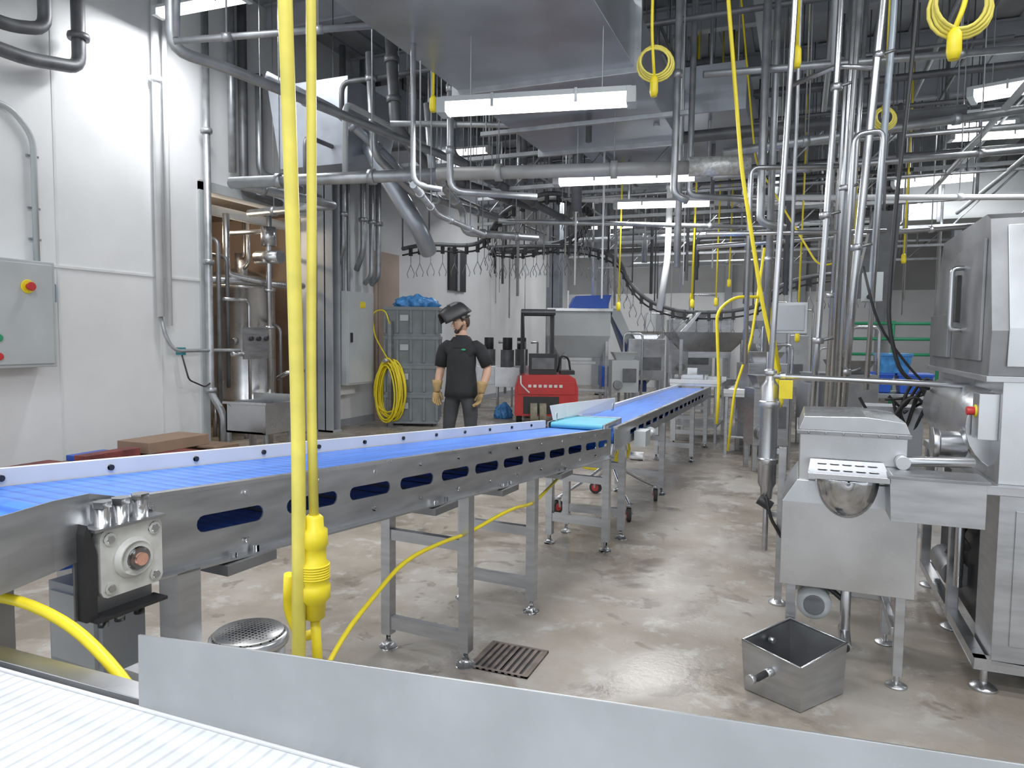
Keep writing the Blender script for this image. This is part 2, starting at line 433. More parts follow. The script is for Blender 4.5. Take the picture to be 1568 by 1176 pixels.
b.box((.004, s0-.12, zc-.12), (.010, s0+.07, zc+.085), steeld)
b.prism([(s0-.115, zc-.12), (s0-.115, zc+.08), (s0-.108, zc+.10), (s0-.088, zc+.04), (s0-.088, zc-.12)], 'x', .010, .04, blk)
sq = []
for (cx_, cy_) in ((1, 1), (-1, 1), (-1, -1), (1, -1)):
    a0 = math.atan2(cy_, cx_)
    for k in (-1, 0, 1): sq.append((s0+cx_*.062+.017*math.cos(a0+k*.7), zc+cy_*.062+.017*math.sin(a0+k*.7)))
b.prism(sq, 'x', .012, .040, cast)
for dy in (-.057, .057):
    for dz in (-.057, .057):
        b.cyl((.040, s0+dy, zc+dz), (.044, s0+dy, zc+dz), .015, cast, 12); b.cyl((.044, s0+dy, zc+dz), (.05, s0+dy, zc+dz), .009, steel2, 6)
RX = Matrix.Rotation(math.pi/2, 3, 'Y')
b.lathe([(.050, 0), (.048, .010), (.042, .015), (.040, .020), (.03, .022)], (.038, s0, zc), cast, 24, RX)
b.lathe([(.028, 0), (.028, .008), (.020, .010)], (.058, s0, zc), steeld, 20, RX)
b.cyl((.062, s0, zc), (.076, s0, zc), .015, copper, 16)
for dy in (-.065, -.02, .03):
    b.cyl((.03, s0+dy, zc+.088), (.03, s0+dy, zc+.132), .017, steel2, 14)
    b.cyl((.03, s0+dy, zc+.132), (.03, s0+dy, zc+.146), .021, steeld, 6)
b.box((.004, s0-.1, zc+.082), (.055, s0+.08, zc+.089), steel)
for dy in (-.07, -.03, .02): b.cyl((.03, s0+dy, zc-.145), (.03, s0+dy, zc-.12), .012, steeld, 8)
b.box((.004, s0-.1, zc-.125), (.055, s0+.08, zc-.117), blk)
b.cyl((-W, s0, zc+.02), (.02, s0, zc+.02), .018, steel2, 12)
b.done('blue_belt_conveyor', (-1.367, 2.853, 0), math.radians(-4.1), bevel=.0015)

b = B(); Z2 = lambda s: .862-.008*s
sl = [slot(c, -.08, .22, .04) for c in [.6+i*.3 for i in range(15)]]
vs, fs = holed_plate([(.0, -.16), (5.4, -.16), (5.4, 0), (0, 0)], sl, .005)
sh2 = lambda v: (v.x, v.y, Z2(v.y)+v.z)
b.add(vs, fs, steel, fn=lambda v: (v.z, v.x, Z2(v.x)+v.y))
b.box((-W-.003, 0, -.16), (-W+.003, 5.4, .0), steel, fn=sh2)
b.box((-W-.02, .6, -.01), (-W+.012, 5.4, .03), whitep, fn=sh2)
b.box((-.012, .0, -.004), (.02, 5.4, .012), steel2, fn=sh2)
belt_loop(b, -W+.015, -.015, .03, 5.35, lambda s: Z2(s)-.004, .06, bluebelt)
for s in (.25, 1.9, 3.9, 5.2): leg_pair(b, s, Z2(s)-.15, W, low=.2, up=.55)
for i in range(9): b.cyl((-W, .3+i*.6, Z2(0)-.14), (0, .3+i*.6, Z2(0)-.14), .018, blk, 10)
b.cyl((.06, .75, .72), (.06, 1.0, .72), .045, lgrey, 16); b.box((.02, .55, .66), (.11, .74, .78), lgrey)
b.cyl((.04, 1.0, .72), (.04, 1.06, .72), .04, tealp, 14); b.cyl((.02, .45, .60), (.12, .45, .60), .035, whitep, 14)
b.done('blue_belt_conveyor', (-1.20, 4.93, 0), math.radians(-.2), bevel=.0015)

# transfer section: short teal belt and pale diagonal deflector
b = B()
belt_loop(b, -.40, -.02, .0, .46, lambda s: .0, .02, teal)
b.box((-.42, -.02, -.045), (-.41, .48, .004), steel2); b.box((-.01, -.02, -.045), (.0, .48, .004), steel2)
b.sheet([[(-.40, .05, .008), (-.385, .3, .008), (-.20, 1.05, .01)], [(-.42, .03, .115), (-.40, .3, .11), (-.20, 1.05, .105)]], whitep, .012)
b.box((-.42, .46, -.04), (.0, .48, .006), steel2)
b.cyl((-.2, 1.0, 0), (-.2, 1.0, .06), .012, steel2, 8); b.cyl((-.395, .1, -.03), (-.395, .1, .06), .012, steel2, 8)
b.done('transfer_conveyor', (-1.23, 4.78, .90), 0, bevel=.001)

# foreground white conveyor
b = B()
b.box((-3.0, .12, .870), (1.4, .815, .885), whitebelt)
b.box((-3.0, .12, .72), (1.4, .13, .868), steel)
b.box((-3.0, .80, .74), (1.4, .815, .869), steel2); b.box((-3.0, .832, .80), (1.4, .875, .893), steel2)
for x in (-2.6, -1.1, .6):
    for y in (.18, .78): b.box((x-.03, y-.03, .0), (x+.03, y+.03, .86), steel)
    b.box((x-.02, .18, .3), (x+.02, .78, .35), steel)
top = []; bot = []
for i in range(15):
    t = i/14; x = -.988+1.7*t
    top.append((x, .826, 1.008+.100*t**.9)); bot.append((x, .824, .874))
b.sheet([bot, top], plate_s, .004)
b.box((-3.0, .816, .868), (1.4, .822, .889), whitep)
b.done('white_belt_conveyor', bevel=.001)

b = B()
lo = []; hi = []
for (x, y, z0, z1) in ((-.93, 1.66, 1.03, 1.115), (-.965, 1.6, .99, 1.135), (-.985, 1.5, .985, 1.14), (-1.0, 1.38, .985, 1.14), (-1.03, 1.22, .985, 1.14), (-1.08, 1.0, .985, 1.14)):
    lo.append(S(x, y, z0)); hi.append(S(x, y, z1))
b.sheet([lo, hi], steel, .004)
b.sheet([[S(-.985, 1.5, .985), S(-1.08, 1.0, .985)], [S(-1.25, 1.6, .99), S(-1.4, 1.1, .99)]], steel, .004)
b.box(S(-1.12, 1.45, 0)[:2]+(0,), tuple(Vector(S(-1.12, 1.45, 0))+Vector((.05, .05, .985))), steeld)
b.done('transfer_chute_guard')

# ------------------------------------------------------------------ yellow pendant cords
b = B()
def c3(pts): return [S(*p) for p in pts]
b.tube(c3([(-.44, 1.36, 6), (-.437, 1.35, 3), (-.425, 1.35, 2.1), (-.415, 1.35, 1.7), (-.408, 1.35, 1.3), (-.410, 1.35, .95), (-.417, 1.35, .6)]), .0135, yelt, 12, .1)
b.tube(c3([(-.37, 1.37, 6), (-.375, 1.37, 3), (-.383, 1.37, 2.1), (-.385, 1.37, 1.7), (-.389, 1.37, 1.4), (-.385, 1.37, 1.14)]), .0095, yelt, 12, .1)
c = Vector(S(-.385, 1.37, 0))
b.lathe([(.012, 1.15), (.018, 1.145), (.019, 1.125), (.026, 1.12), (.027, 1.09), (.023, 1.085), (.023, 1.06), (.028, 1.055), (.029, 1.02), (.026, 1.015),
         (.031, 1.01), (.031, .985), (.022, .975), (.02, .945), (.013, .94)][::-1], (c.x, c.y, 0), yel, 24)
for k in range(6):
    b.lathe([(.0295, 1.024+k*.005), (.031, 1.026+k*.005), (.0295, 1.028+k*.005)], (c.x, c.y, 0), yel, 24)
b.tube(c3([(-.385, 1.37, .95), (-.38, 1.38, .8), (-.36, 1.5, .5), (-.36, 1.8, .2), (-.5, 2.3, .02)]), .010, yel, 10, .15)
b.tube(c3([(-.445, 1.40, 1.02), (-.455, 1.42, .94), (-.43, 1.42, .88), (-.39, 1.40, .90)]), .010, yel, 10, .05)
b.done('yellow_power_cord')
b = B()
P = [(-.62, 2.05, .35), (-.56, 2.3, .50), (-.42, 2.75, .62), (-.28, 3.0, .625), (-.2, 3.2, .60), (0.0, 3.45, .66), (.12, 3.8, .60), (.3, 4.5, .60), (.42, 5.0, .62), (.55, 5.3, .62)]
b.tube(c3(P), .009, yel, 8, .15)
b.done('yellow_extension_cable')
b = B()
b.tube(c3([(-1.3, 1.5, .95), (-1.0, 1.42, .955), (-.85, 1.35, .93), (-.72, 1.27, .88), (-.6, 1.22, .76), (-.55, 1.25, .45), (-.6, 1.3, .02)]), .011, yel, 10, .1)
b.done('yellow_air_hose')
b = B()
for k in range(7):
    r = .16+.012*k; c = Vector(S(.75+.01*k, 6.6, .05+.02*k))
    c.z = .42+.01*k
    b.tube([c+Vector((r*math.cos(a)*CT*1.3, r*math.cos(a)*ST, .8*r*math.sin(a)+.02*math.sin(3*a+k))) for a in [2*math.pi*i/20 for i in range(20)]], .012, yel, 6, closed=True)
b.done('coiled_yellow_hose')

def perf():
    m = bpy.data.materials.new('perforated_steel'); m.use_nodes = True; nt = m.node_tree; N = nt.nodes; L = nt.links; bb = N['Principled BSDF']
    bb.inputs['Metallic'].default_value = .9; bb.inputs['Roughness'].default_value = .35
    tc = N.new('ShaderNodeTexCoord'); v = N.new('ShaderNodeTexVoronoi'); v.inputs['Scale'].default_value = 85; v.inputs['Randomness'].default_value = 0.1
    L.new(tc.outputs['Object'], v.inputs['Vector']); cr = N.new('ShaderNodeValToRGB')
    cr.color_ramp.elements[0].position = .33; cr.color_ramp.elements[0].color = (.02, .02, .02, 1); cr.color_ramp.elements[1].position = .4; cr.color_ramp.elements[1].color = (.55, .55, .54, 1)
    L.new(v.outputs['Distance'], cr.inputs['Fac']); L.new(cr.outputs['Color'], bb.inputs['Base Color']); return m
b = B()
x, y, _ = S(-.715, 1.9)
b.lathe([(.09, 0), (.095, .02), (.095, .66)], (x, y, 0), steel, 32)
b.lathe([(.104, .655), (.106, .665), (.104, .678), (.095, .684)], (x, y, 0), steel2, 32)
b.lathe([(.096, .684), (.09, .69), (.0, .694)], (x, y, 0), perf(), 32)
b.done('perforated_strainer_drum')

# ------------------------------------------------------------------ right: dip tank
b = B()
X0, X1, Y0, Y1 = -.02, .46, 3.40, 3.92
for x in (X0+.02, X1-.02):
    for y in (Y0+.02, Y1-.02):
        b.box((x-.02, y-.02, .05), (x+.02, y+.02, .5), steel)
        b.cyl((x, y, .01), (x, y, .06), .012, steel2, 8); b.lathe([(.045, 0), (.045, .008), (.015, .02)], (x, y, 0), steel2, 16)
b.frus((X0-.03, Y0-.01), (X1+.03, Y1), .78, (X0+.03, Y0), (X1-.02, Y1), .88, steel2)
b.box((X0-.03, Y0-.01, .40), (X1+.03, Y1, .78), steel2)
b.box((X0+.035, Y0+.01, .88), (X1-.02, Y1, 1.10), steel2)
b.box((X0+.02, Y0-.005, 1.085), (X1-.005, Y1+.01, 1.105), steeld)
for i in range(6): b.cyl((X0+.07+i*.07, Y0-.012, 1.095), (X0+.07+i*.07, Y0-.004, 1.095), .006, steeld, 6)
b.prism([(X0+.03, 1.105), (X1-.01, 1.105), (X1-.03, 1.155), (X0+.30, 1.172), (X0+.05, 1.165)], 'y', Y0+.01, Y1, steel2)
b.cyl((X1-.03, Y0+.02, .99), (X1+.24, Y0+.1, .99), .022, steel2, 16)
b.cyl((X1-.04, Y0-.045, .99), (X1-.04, Y0+.0, .99), .03, steel2, 16)
b.box((X0+.02, Y0+.02, .10), (X0+.05, Y1-.02, .13), steel); b.box((X1-.05, Y0+.02, .22), (X1-.02, Y1-.02, .26), steel)
b.box((X0, Y1-.05, .22), (X1, Y1-.02, .26), steel)
b.cyl((.10, 3.5, .30), (.10, 3.72, .30), .07, steeld, 20); b.cyl((.10, 3.44, .30), (.10, 3.5, .30), .045, galvd, 16)
b.lathe([(.075, 0), (.075, .03), (.05, .05)], (.10, 3.5, .30), lgrey, 20, Matrix.Rotation(math.pi/2, 3, 'X'))
b.cyl((.23, 3.46, .40), (.23, 3.46, .17), .022, steel2, 14); b.cyl((.23, 3.5, .2), (.23, 3.36, .16), .026, steel2, 14)
b.cyl((.23, 3.37, .161), (.23, 3.35, .158), .019, blk, 14)
b.tube([(.10, 3.6, .37), (.14, 3.5, .39), (.23, 3.46, .33)], .012, blk, 8, .03)
b.done('stainless_dip_tank', bevel=.004)

b = B()
cx = .205
scp = pm('polished_scoop', (.50, .51, .53), .14, 1, .2, 6)
rows = []
for (yy, rr) in ((3.385, .122), (3.30, .122), (3.25, .116), (3.215, .098), (3.195, .066), (3.187, .03), (3.186, .004)):
    rows.append([(cx+rr*1.02*math.cos(math.pi+math.pi*i/18), yy, .925+.175*(rr/.122)*math.sin(math.pi+math.pi*i/18)) for i in range(19)])
b.sheet(rows, scp, .003, True)
b.sheet([[(cx-.12, 3.39, .93), (cx+.12, 3.39, .93)], [(cx-.08, 3.39, .79), (cx+.08, 3.39, .79)]], steeld, .002)
hol = []
for r in range(2):
    for i in range(5): hol.append(slot(-.098+i*.049, -.045+r*.075, .038, .02))
vs, fs = holed_plate([(-.155, -.095), (.155, -.095), (.145, .09), (-.145, .09)], hol, .004)
b.add(vs, fs, steel2, fn=lambda v: (cx+v.x, 3.30+v.y, .962+v.z+.18*v.y))
b.box((cx-.155, 3.200, .925), (cx+.155, 3.206, .948), steel2)
b.box((cx-.13, 3.225, .925), (cx+.13, 3.375, .929), blk)
b.frus((.365, 3.20), (.69, 3.395), .775, (.355, 3.20), (.69, 3.395), .955, steel)
b.box((.35, 3.19, .95), (.70, 3.395, .962), steeld)
b.cyl((.365, 3.2, .955), (.365, 3.385, .955), .008, steel2, 8)
b.done('slotted_drain_scoop', bevel=.002)

# ------------------------------------------------------------------ big machine
b = B()
MX, MY = .74, 3.50
b.M = Matrix.Translation((MX, MY, 0))
L_, D_ = 1.45, 1.5
for x in (.05, L_-.05):
    for y in (.05, .75, D_-.05):
        b.cyl((x, y, .01), (x, y, .12), .016, steel2, 10); b.lathe([(.055, 0), (.055, .01), (.02, .03)], (x, y, 0), steel2, 18)
b.box((0, 0, .10), (.05, D_, .15), steel2); b.box((0, 0, .10), (L_, .05, .15), steel2); b.box((0, D_-.05, .10), (L_, D_, .15), steel2)
b.box((0, .62, .1), (.05, .67, .85), steel); b.box((0, D_-.05, .1), (.05, D_, .85), steel)
b.box((.06, 0, .13), (L_, .30, .86), steel)
b.box((.30, .60, .2), (L_, D_-.05, .84), blk); b.box((.10, .30, .13), (.12, D_-.05, .84), blk)  # black inset boxes stand in for the shade inside the open base
b.cyl((.05, .7, .3), (.05, 1.05, .3), .07, steeld, 18); b.cyl((.05, .5, .5), (.05, 1.3, .55), .02, rub, 10)
b.tube([(.05, .4, .7), (.05, .7, .5), (.04, .9, .35), (.05, 1.2, .2)], .018, blk, 8, .1)
b.cyl((-.02, .75, .62), (.08, .75, .62), .05, whitep, 16); b.cyl((.02, .5, .66), (.02, .5, .3), .02, steel2, 10)
b.box((.12, -.008, .22), (.7, .002, .80), steel); b.box((.8, -.008, .22), (1.4, .002, .80), steel)
b.box((.22, -.02, .62), (.42, -.008, .67), steeld); b.box((.235, -.024, .63), (.405, -.02, .66), steel2)
b.box((-.01, -.01, .86), (L_, D_, .90), steel)
b.box((.06, .04, .90), (L_, D_-.03, 1.34), steel2)
# bulging barrel side of the wash chamber
bar = [(.20+.235*math.cos(a), 1.118+.215*math.sin(a)) for a in [math.pi/2+math.pi*i/16 for i in range(17)]]
b.prism(bar, 'y', .22, 1.44, steel2, True)
b.box((-.01, .0, 1.335), (L_, D_, 1.36), steel)
b.prism([(0+.02, 1.36), (.0, 1.55), (.12, 2.03), (.20, 2.06), (1.2, 2.06), (1.46, 1.62), (1.48, 1.36)], 'x', .0, L_, steeld)
b.sheet([[(.06, .00, 1.40), (L_, .00, 1.40)], [(.06, -.01, 1.56), (L_, -.01, 1.56)], [(.06, .10, 2.0), (L_, .10, 2.0)]], steel2, .006)
b.box((-.012, .15, 1.42), (0, .75, 1.95), steeld); b.box((-.02, .85, 1.42), (0, 1.38, 1.65), steeld)
b.tube([(-.005, .55, 1.86), (-.06, .55, 1.86), (-.06, .55, 1.56), (-.005, .55, 1.56)], .012, steel2, 10, .03)
b.box((-.03, .60, 1.60), (-.01, .66, 1.83), blk)
RY = Matrix.Rotation(-math.pi/2, 3, 'Y')
b.lathe([(.06, 0), (.06, .11), (.075, .115), (.075, .14), (.0, .145)], (-.0, .38, 1.02), steel2, 24, RY)
b.cyl((-.02, .14, 1.20), (.03, .14, 1.20), .028, yel, 18); b.cyl((-.05, .14, 1.20), (-.02, .14, 1.20), .019, red, 18)
b.box((-.015, .08, 1.08), (.06, .2, 1.28), steel2)
b.box((.5, .025, .98), (1.2, .04, 1.28), steel)
b.done('stainless_washer_machine', bevel=.006)

# open floor box
b = B()
c = [Vector(S(1.176, 2.77)), Vector(S(1.42, 2.93)), Vector(S(1.27, 3.12)), Vector(S(1.015, 2.96))]
c2 = [Vector(S(1.165, 2.755)), Vector(S(1.43, 2.93)), Vector(S(1.27, 3.14)), Vector(S(.998, 2.965))]
def q(p, z): return (p.x, p.y, z)
zs = [.195, .225, .245, .22]
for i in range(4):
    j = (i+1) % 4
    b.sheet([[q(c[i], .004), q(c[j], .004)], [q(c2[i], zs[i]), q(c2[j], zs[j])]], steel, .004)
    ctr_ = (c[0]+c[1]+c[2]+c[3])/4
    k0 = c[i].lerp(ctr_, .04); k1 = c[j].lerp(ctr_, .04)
    b.sheet([[q(k0, .01), q(k1, .01)], [q(c2[i].lerp(ctr_, .04), zs[i]-.006), q(c2[j].lerp(ctr_, .04), zs[j]-.006)]], steeld, .002)  # inner lining in darker steel, shade inside the bin put into the colour
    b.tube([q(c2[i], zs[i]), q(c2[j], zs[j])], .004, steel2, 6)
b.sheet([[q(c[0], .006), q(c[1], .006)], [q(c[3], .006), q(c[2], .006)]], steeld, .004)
m_ = (c[0]+c[3])/2; d_ = (c[0]-c[1]).normalized()
b.cyl(q(m_, .13), q(m_+d_*.05, .13), .018, steel2, 14)
b.tube([q(m_+d_*.05, .13), q(m_+d_*.10, .125), q(m_+d_*.13, .13)], .014, blk, 10)
b.cyl(q(m_+d_*.13, .13), q(m_+d_*.15, .13), .02, steel, 12)
b.cyl(q((c[2]+c[3])/2, .19), q((c[2]+c[3])/2+(c[1]-c[2])*.1, .19), .012, steel2, 10)
b.done('stainless_floor_bin')

# filter column + pipe + poles
b = B()
x, y, _ = S(1.457, 4.0)
b.lathe([(.03, .60), (.035, .66), (.05, .69), (.05, .80), (.056, .805), (.056, .83), (.05, .835), (.05, 1.12), (.057, 1.125), (.057, 1.155), (.05, 1.16), (.05, 1.24), (.03, 1.27), (.022, 1.30), (.035, 1.31), (.035, 1.33), (.018, 1.34)], (x, y, 0), steel2, 28)
b.cyl((x, y, .3), (x, y, .62), .016, steel, 10); b.box((x+.06, y-.02, .0), (x+.10, y+.02, .9), steel); b.box((x, y-.01, .86), (x+.08, y+.01, .89), steel); b.box((x, y-.01, .5), (x+.08, y+.01, .53), steel)
b.lathe([(.05, 0), (.05, .01), (.015, .03)], (x+.08, y, 0), steel2, 16)
b.cyl((x, y, 1.30), (.80, 4.2, 1.28), .016, steel2, 12)
b.cyl((x+.05, y, 1.30), (x+.08, y, 1.30), .024, steel2, 12)
b.cyl((x-.04, y-.03, .60), (x+.03, y-.03, .56), .03, blk, 12); b.tube([(x, y-.05, .62), (x+.03, y-.06, .5), (x+.09, y-.06, .4)], .01, blk, 8, .03)
b.tube([(x, y, 1.33), tuple(S(1.48, 4.0, 2.0)), tuple(S(1.54, 4.05, 3.34)), tuple(S(1.60, 4.1, 5.96))], .017, steel2, 10)
b.box((x+.05, y-.09, 1.18), (x+.12, y-.02, 1.28), yel)
b.done('inline_filter_housing', bevel=.001)

b = B()
def pole(pts, r=.02, m=None, n=10): b.tube([S(*p) for p in pts], r, m or steel2, n, .06)
pole([(1.95, 4.6, .95), (1.976, 4.6, 1.6), (2.03, 4.6, 3.2), (2.10, 4.65, 5.96)], .02)
pole([(2.15, 4.6, 1.05), (2.2, 4.6, 2.0), (2.30, 4.6, 3.6), (2.4, 4.6, 5.96)], .026)
pole([(2.03, 4.4, .9), (2.06, 4.4, 2.75), (2.24, 4.4, 2.78), (2.20, 4.4, 1.2)], .016)
pole([(1.90, 5.0, 3.25), (2.06, 4.65, 3.25), (2.25, 4.6, 3.22)], .016)
pole([(2.10, 6.1, 5.96), (2.09, 6.1, 2.5), (2.3, 6.1, 2.45)], .035, galv)
pole([(2.22, 6.2, 5.96), (2.21, 6.2, 1.4)], .03, galv)
pole([(2.9, 6.3, 5.96), (2.8, 6.3, .9)], .022)
pole([(3.05, 6.3, 5.96), (2.92, 6.3, .9)], .022)
pole([(2.45, 5.2, 5.96), (2.38, 5.2, 3.0), (2.34, 5.2, 1.0)], .018)
pole([(2.55, 5.3, 5.96), (2.45, 5.3, 3.0), (2.42, 5.3, 1.0)], .024, galv)
pole([(1.60, 7.0, 5.96), (1.60, 7.0, 2.2)], .03, galv)
pole([(1.72, 7.0, 5.96), (1.70, 7.0, 2.9), (2.4, 7.0, 2.85)], .03, galv)
pole([(2.6, 5.8, 2.9), (1.9, 5.8, 2.88), (1.9, 5.8, 1.3)], .02)
pole([(1.5, 5.6, 2.32), (2.9, 5.6, 2.36)], .018)
for (x, y, z) in ((1.976, 4.6, 1.5), (1.99, 4.6, 2.3), (2.03, 4.6, 3.1), (2.2, 4.6, 2.1), (2.29, 4.6, 3.3), (2.16, 4.6, 1.3), (2.38, 5.2, 2.6), (2.21, 6.2, 2.2), (2.8, 6.3, 1.9)):
    p = S(x, y, z); b.lathe([(.03, -.02), (.036, -.015), (.036, .015), (.03, .02)], p, steel, 14)
    b.cyl(p, (p[0]+.09, p[1], p[2]+.02), .01, steeld, 8)
pole([(1.9, 4.6, 1.0), (2.3, 4.6, 1.0)], .02); pole([(1.93, 4.6, .03), (1.94, 4.6, 1.0)], .022); pole([(2.25, 4.6, .03), (2.2, 4.6, 1.0)], .022)
for xx in (1.93, 2.25):
    b.lathe([(.05, 0), (.05, .01), (.02, .03)], S(xx, 4.6, 0), steel2, 14)
b.done('stainless_process_piping')

b = B()
b.tube([S(2.46, 4.7, 5.96), S(2.42, 4.7, 3.5), S(2.36, 4.7, 1.95)], .022, pm('pale_conduit', (.42, .48, .54), .4, .3), 10, .05)
p = Vector(S(2.36, 4.7, 1.82)); b.box((p.x-.06, p.y-.05, p.z-.06), (p.x+.06, p.y+.05, p.z+.13), lgrey)
b.cyl((p.x-.02, p.y-.05, p.z-.03), (p.x-.02, p.y-.07, p.z-.03), .015, blk)
b.done('drop_conduit_with_switch_box', bevel=.003)
b = B()
b.tube([S(2.35, 4.2, 5.96), S(2.29, 4.2, 3.2), S(2.22, 4.2, 2.2), S(2.21, 4.2, 1.6), S(2.30, 4.2, 1.3), S(2.5, 4.25, 1.22)], .012, blk, 8, .3)
b.tube([S(2.1, 4.3, 1.95), S(2.2, 4.3, 1.6), S(2.4, 4.3, 1.35), S(2.5, 4.3, 1.25)], .008, blk, 8, .2)
b.done('black_drop_cable')

# ------------------------------------------------------------------ caster stand under conveyor
b = B()
feet = [(.40, 6.0), (.97, 5.75), (1.34, 6.5), (.82, 6.8)]
ctr = Vector(S(.88, 6.25, .42))
for (x, y) in feet:
    p = Vector(S(x, y, 0))
    b.tube([ctr, (ctr*.5+p*.5)+Vector((0, 0, .05)), p+Vector((0, 0, .14))], .014, steel2, 8, .1)
    dv = Vector((rnd(-1, 1), rnd(-1, 1), 0)).normalized(); pv = Vector((-dv.y, dv.x, 0))
    b.cyl(p+Vector((0, 0, .06))-pv*.016, p+Vector((0, 0, .06))+pv*.016, .058, rub, 24)
    b.cyl(p+Vector((0, 0, .06))-pv*.018, p+Vector((0, 0, .06))+pv*.018, .034, red, 20)
    for sg in (-1, 1):
        b.tube([p+Vector((0, 0, .06))+pv*.024*sg, p+Vector((0, 0, .13))+pv*.024*sg], .012, steel, 6)
    b.cyl(p+Vector((0, 0, .125)), p+Vector((0, 0, .15)), .035, steel, 14)
b.tube([tuple(ctr), S(.95, 6.3, .7)], .03, steel2, 12)
b.box((S(.95, 6.3)[0]-.12, S(.95, 6.3)[1]-.08, .60), (S(.95, 6.3)[0]+.1, S(.95, 6.3)[1]+.08, .68), tealp)
b.done('caster_stand', bevel=.002)

b = B(); x, y, _ = S(0.0, 3.22)
rust = pm('rusty_grate', (.22, .18, .155), .6, .6, .4, 12)
g = .145
b.box((x-g, y-g, .0), (x+g, y+g, .004), blk)
for i in range(9): b.box((x-g+.01+i*.031, y-g, .003), (x-g+.026+i*.031, y+g, .010), rust)
for e in (-g, g-.015): b.box((x-g, y+e, .003), (x+g, y+e+.015, .011), rust)
for e in (-g, g-.015, -.01): b.box((x+e, y-g, .003), (x+e+.015, y+g, .0105), rust)
b.done('floor_drain_grate')

# ------------------------------------------------------------------ worker
def skin_geo(V, E, levels=2):
    me = bpy.data.meshes.new('t'); me.from_pydata([v[:3] for v in V], E, []); o = bpy.data.objects.new('t', me); SC.collection.objects.link(o)
    md = o.modifiers.new('s', 'SKIN'); sv = me.skin_vertices[0].data
    for i, v in enumerate(V): sv[i].radius = (v[3], v[4]); sv[i].use_root = (i == 0)
    md.branch_smoothing = .6
    ss = o.modifiers.new('u', 'SUBSURF'); ss.levels = levels; ss.render_levels = levels
    dg = bpy.context.evaluated_depsgraph_get(); m2 = bpy.data.meshes.new_from_object(o.evaluated_get(dg))
    vs = [v.co.copy() for v in m2.vertices]; fs = [tuple(p.vertices) for p in m2.polygons]
    bpy.data.objects.remove(o); return vs, fs
b = B()
V = [(0, 0, .95, .165, .12), (0, 0, 1.08, .150, .11), (0, -.005, 1.22, .165, .12), (0, 0, 1.35, .185, .125), (0, .008, 1.45, .12, .09), (0, .002, 1.53, .062, .062), (0, -.01, 1.61, .058, .058)]
E = [(0, 1), (1, 2), (2, 3), (3, 4), (4, 5), (5, 6)]
def chain(start, pts):
    prev = start
    for p in pts:
        V.append(p); E.append((prev, len(V)-1)); prev = len(V)-1
chain(3, [(-.18, .005, 1.395, .078, .078), (-.232, .02, 1.29, .060, .062), (-.262, .035, 1.16, .050, .052), (-.268, 0, 1.06, .050, .052), (-.27, -.06, .93, .034, .036)])
chain(3, [(.18, .005, 1.395, .078, .078), (.242, .03, 1.29, .060, .062), (.30, .05, 1.17, .050, .052), (.300, 0, 1.06, .050, .052), (.27, -.07, .93, .034, .036)])
chain(0, [(-.10, 0, .85, .108, .11), (-.12, -.005, .68, .092, .096), (-.14, -.02, .49, .070, .074), (-.15, .01, .30, .068, .072), (-.155, .03, .10, .055, .057), (-.165, -.06, .05, .045, .04), (-.175, -.15, .04, .045, .035)])
chain(0, [(.10, 0, .85, .108, .11), (.12, -.01, .68, .092, .096), (.13, -.03, .49, .070, .074), (.14, .02, .30, .068, .072), (.15, .05, .10, .055, .057), (.17, -.04, .05, .045, .04), (.19, -.13, .04, .045, .035)])
vs, fs = skin_geo(V, E)
def wm(c):
    if c.z < .14: return rub
    if abs(c.x) > .2 and .88 < c.z < 1.24: return skinm
    if c.z > 1.505: return skinm
    if c.z < .88: return pants
    return shirt
b.add(vs, fs, wm, True)
def ring_cloth(rings, mat, n=20):
    vv = []
    for (cx, cy, cz, rx, ry, tilt) in rings:
        for k in range(n):
            a = 2*math.pi*k/n; vv.append((cx+rx*math.cos(a)*(1+.02*math.sin(5*a+cz*20)), cy+ry*math.sin(a)*(1+.03*math.sin(4*a+cz*15)), cz+tilt*math.cos(a)))
    ff = [(i*n+k, i*n+(k+1) % n, (i+1)*n+(k+1) % n, (i+1)*n+k) for i in range(len(rings)-1) for k in range(n)]
    b.add(vv, ff, mat, True)
ring_cloth([(0, 0, 1.38, .13, .09, 0), (0, 0, 1.30, .168, .118, 0), (0, 0, 1.22, .172, .122, 0), (0, 0, 1.14, .170, .122, 0), (0, 0, 1.0, .180, .136, 0), (0, 0, .90, .190, .150, 0), (0, 0, .83, .194, .152, .004), (0, 0, .832, .17, .13, 0)], shirt, 28)
ring_cloth([(0, .005, 1.38, .20, .10, 0), (0, .005, 1.425, .175, .092, 0), (0, .004, 1.465, .125, .080, 0), (0, -.0, 1.505, .080, .070, 0), (0, -.003, 1.522, .068, .064, 0), (0, -.003, 1.522, .055, .055, 0)], shirt, 24)
for pts in ([(-.10, .005, 1.40), (-.165, .008, 1.405), (-.215, .015, 1.365), (-.240, .022, 1.29), (-.262, .033, 1.17)], [(.10, .005, 1.40), (.165, .008, 1.405), (.215, .018, 1.365), (.252, .03, 1.29), (.30, .046, 1.18)]):
    b.tube(pts, [.050, .066, .072, .074, .073], shirt, 18)
b.ell((.075, -.124, 1.36), (.028, .008, .012), green, 12, 6)
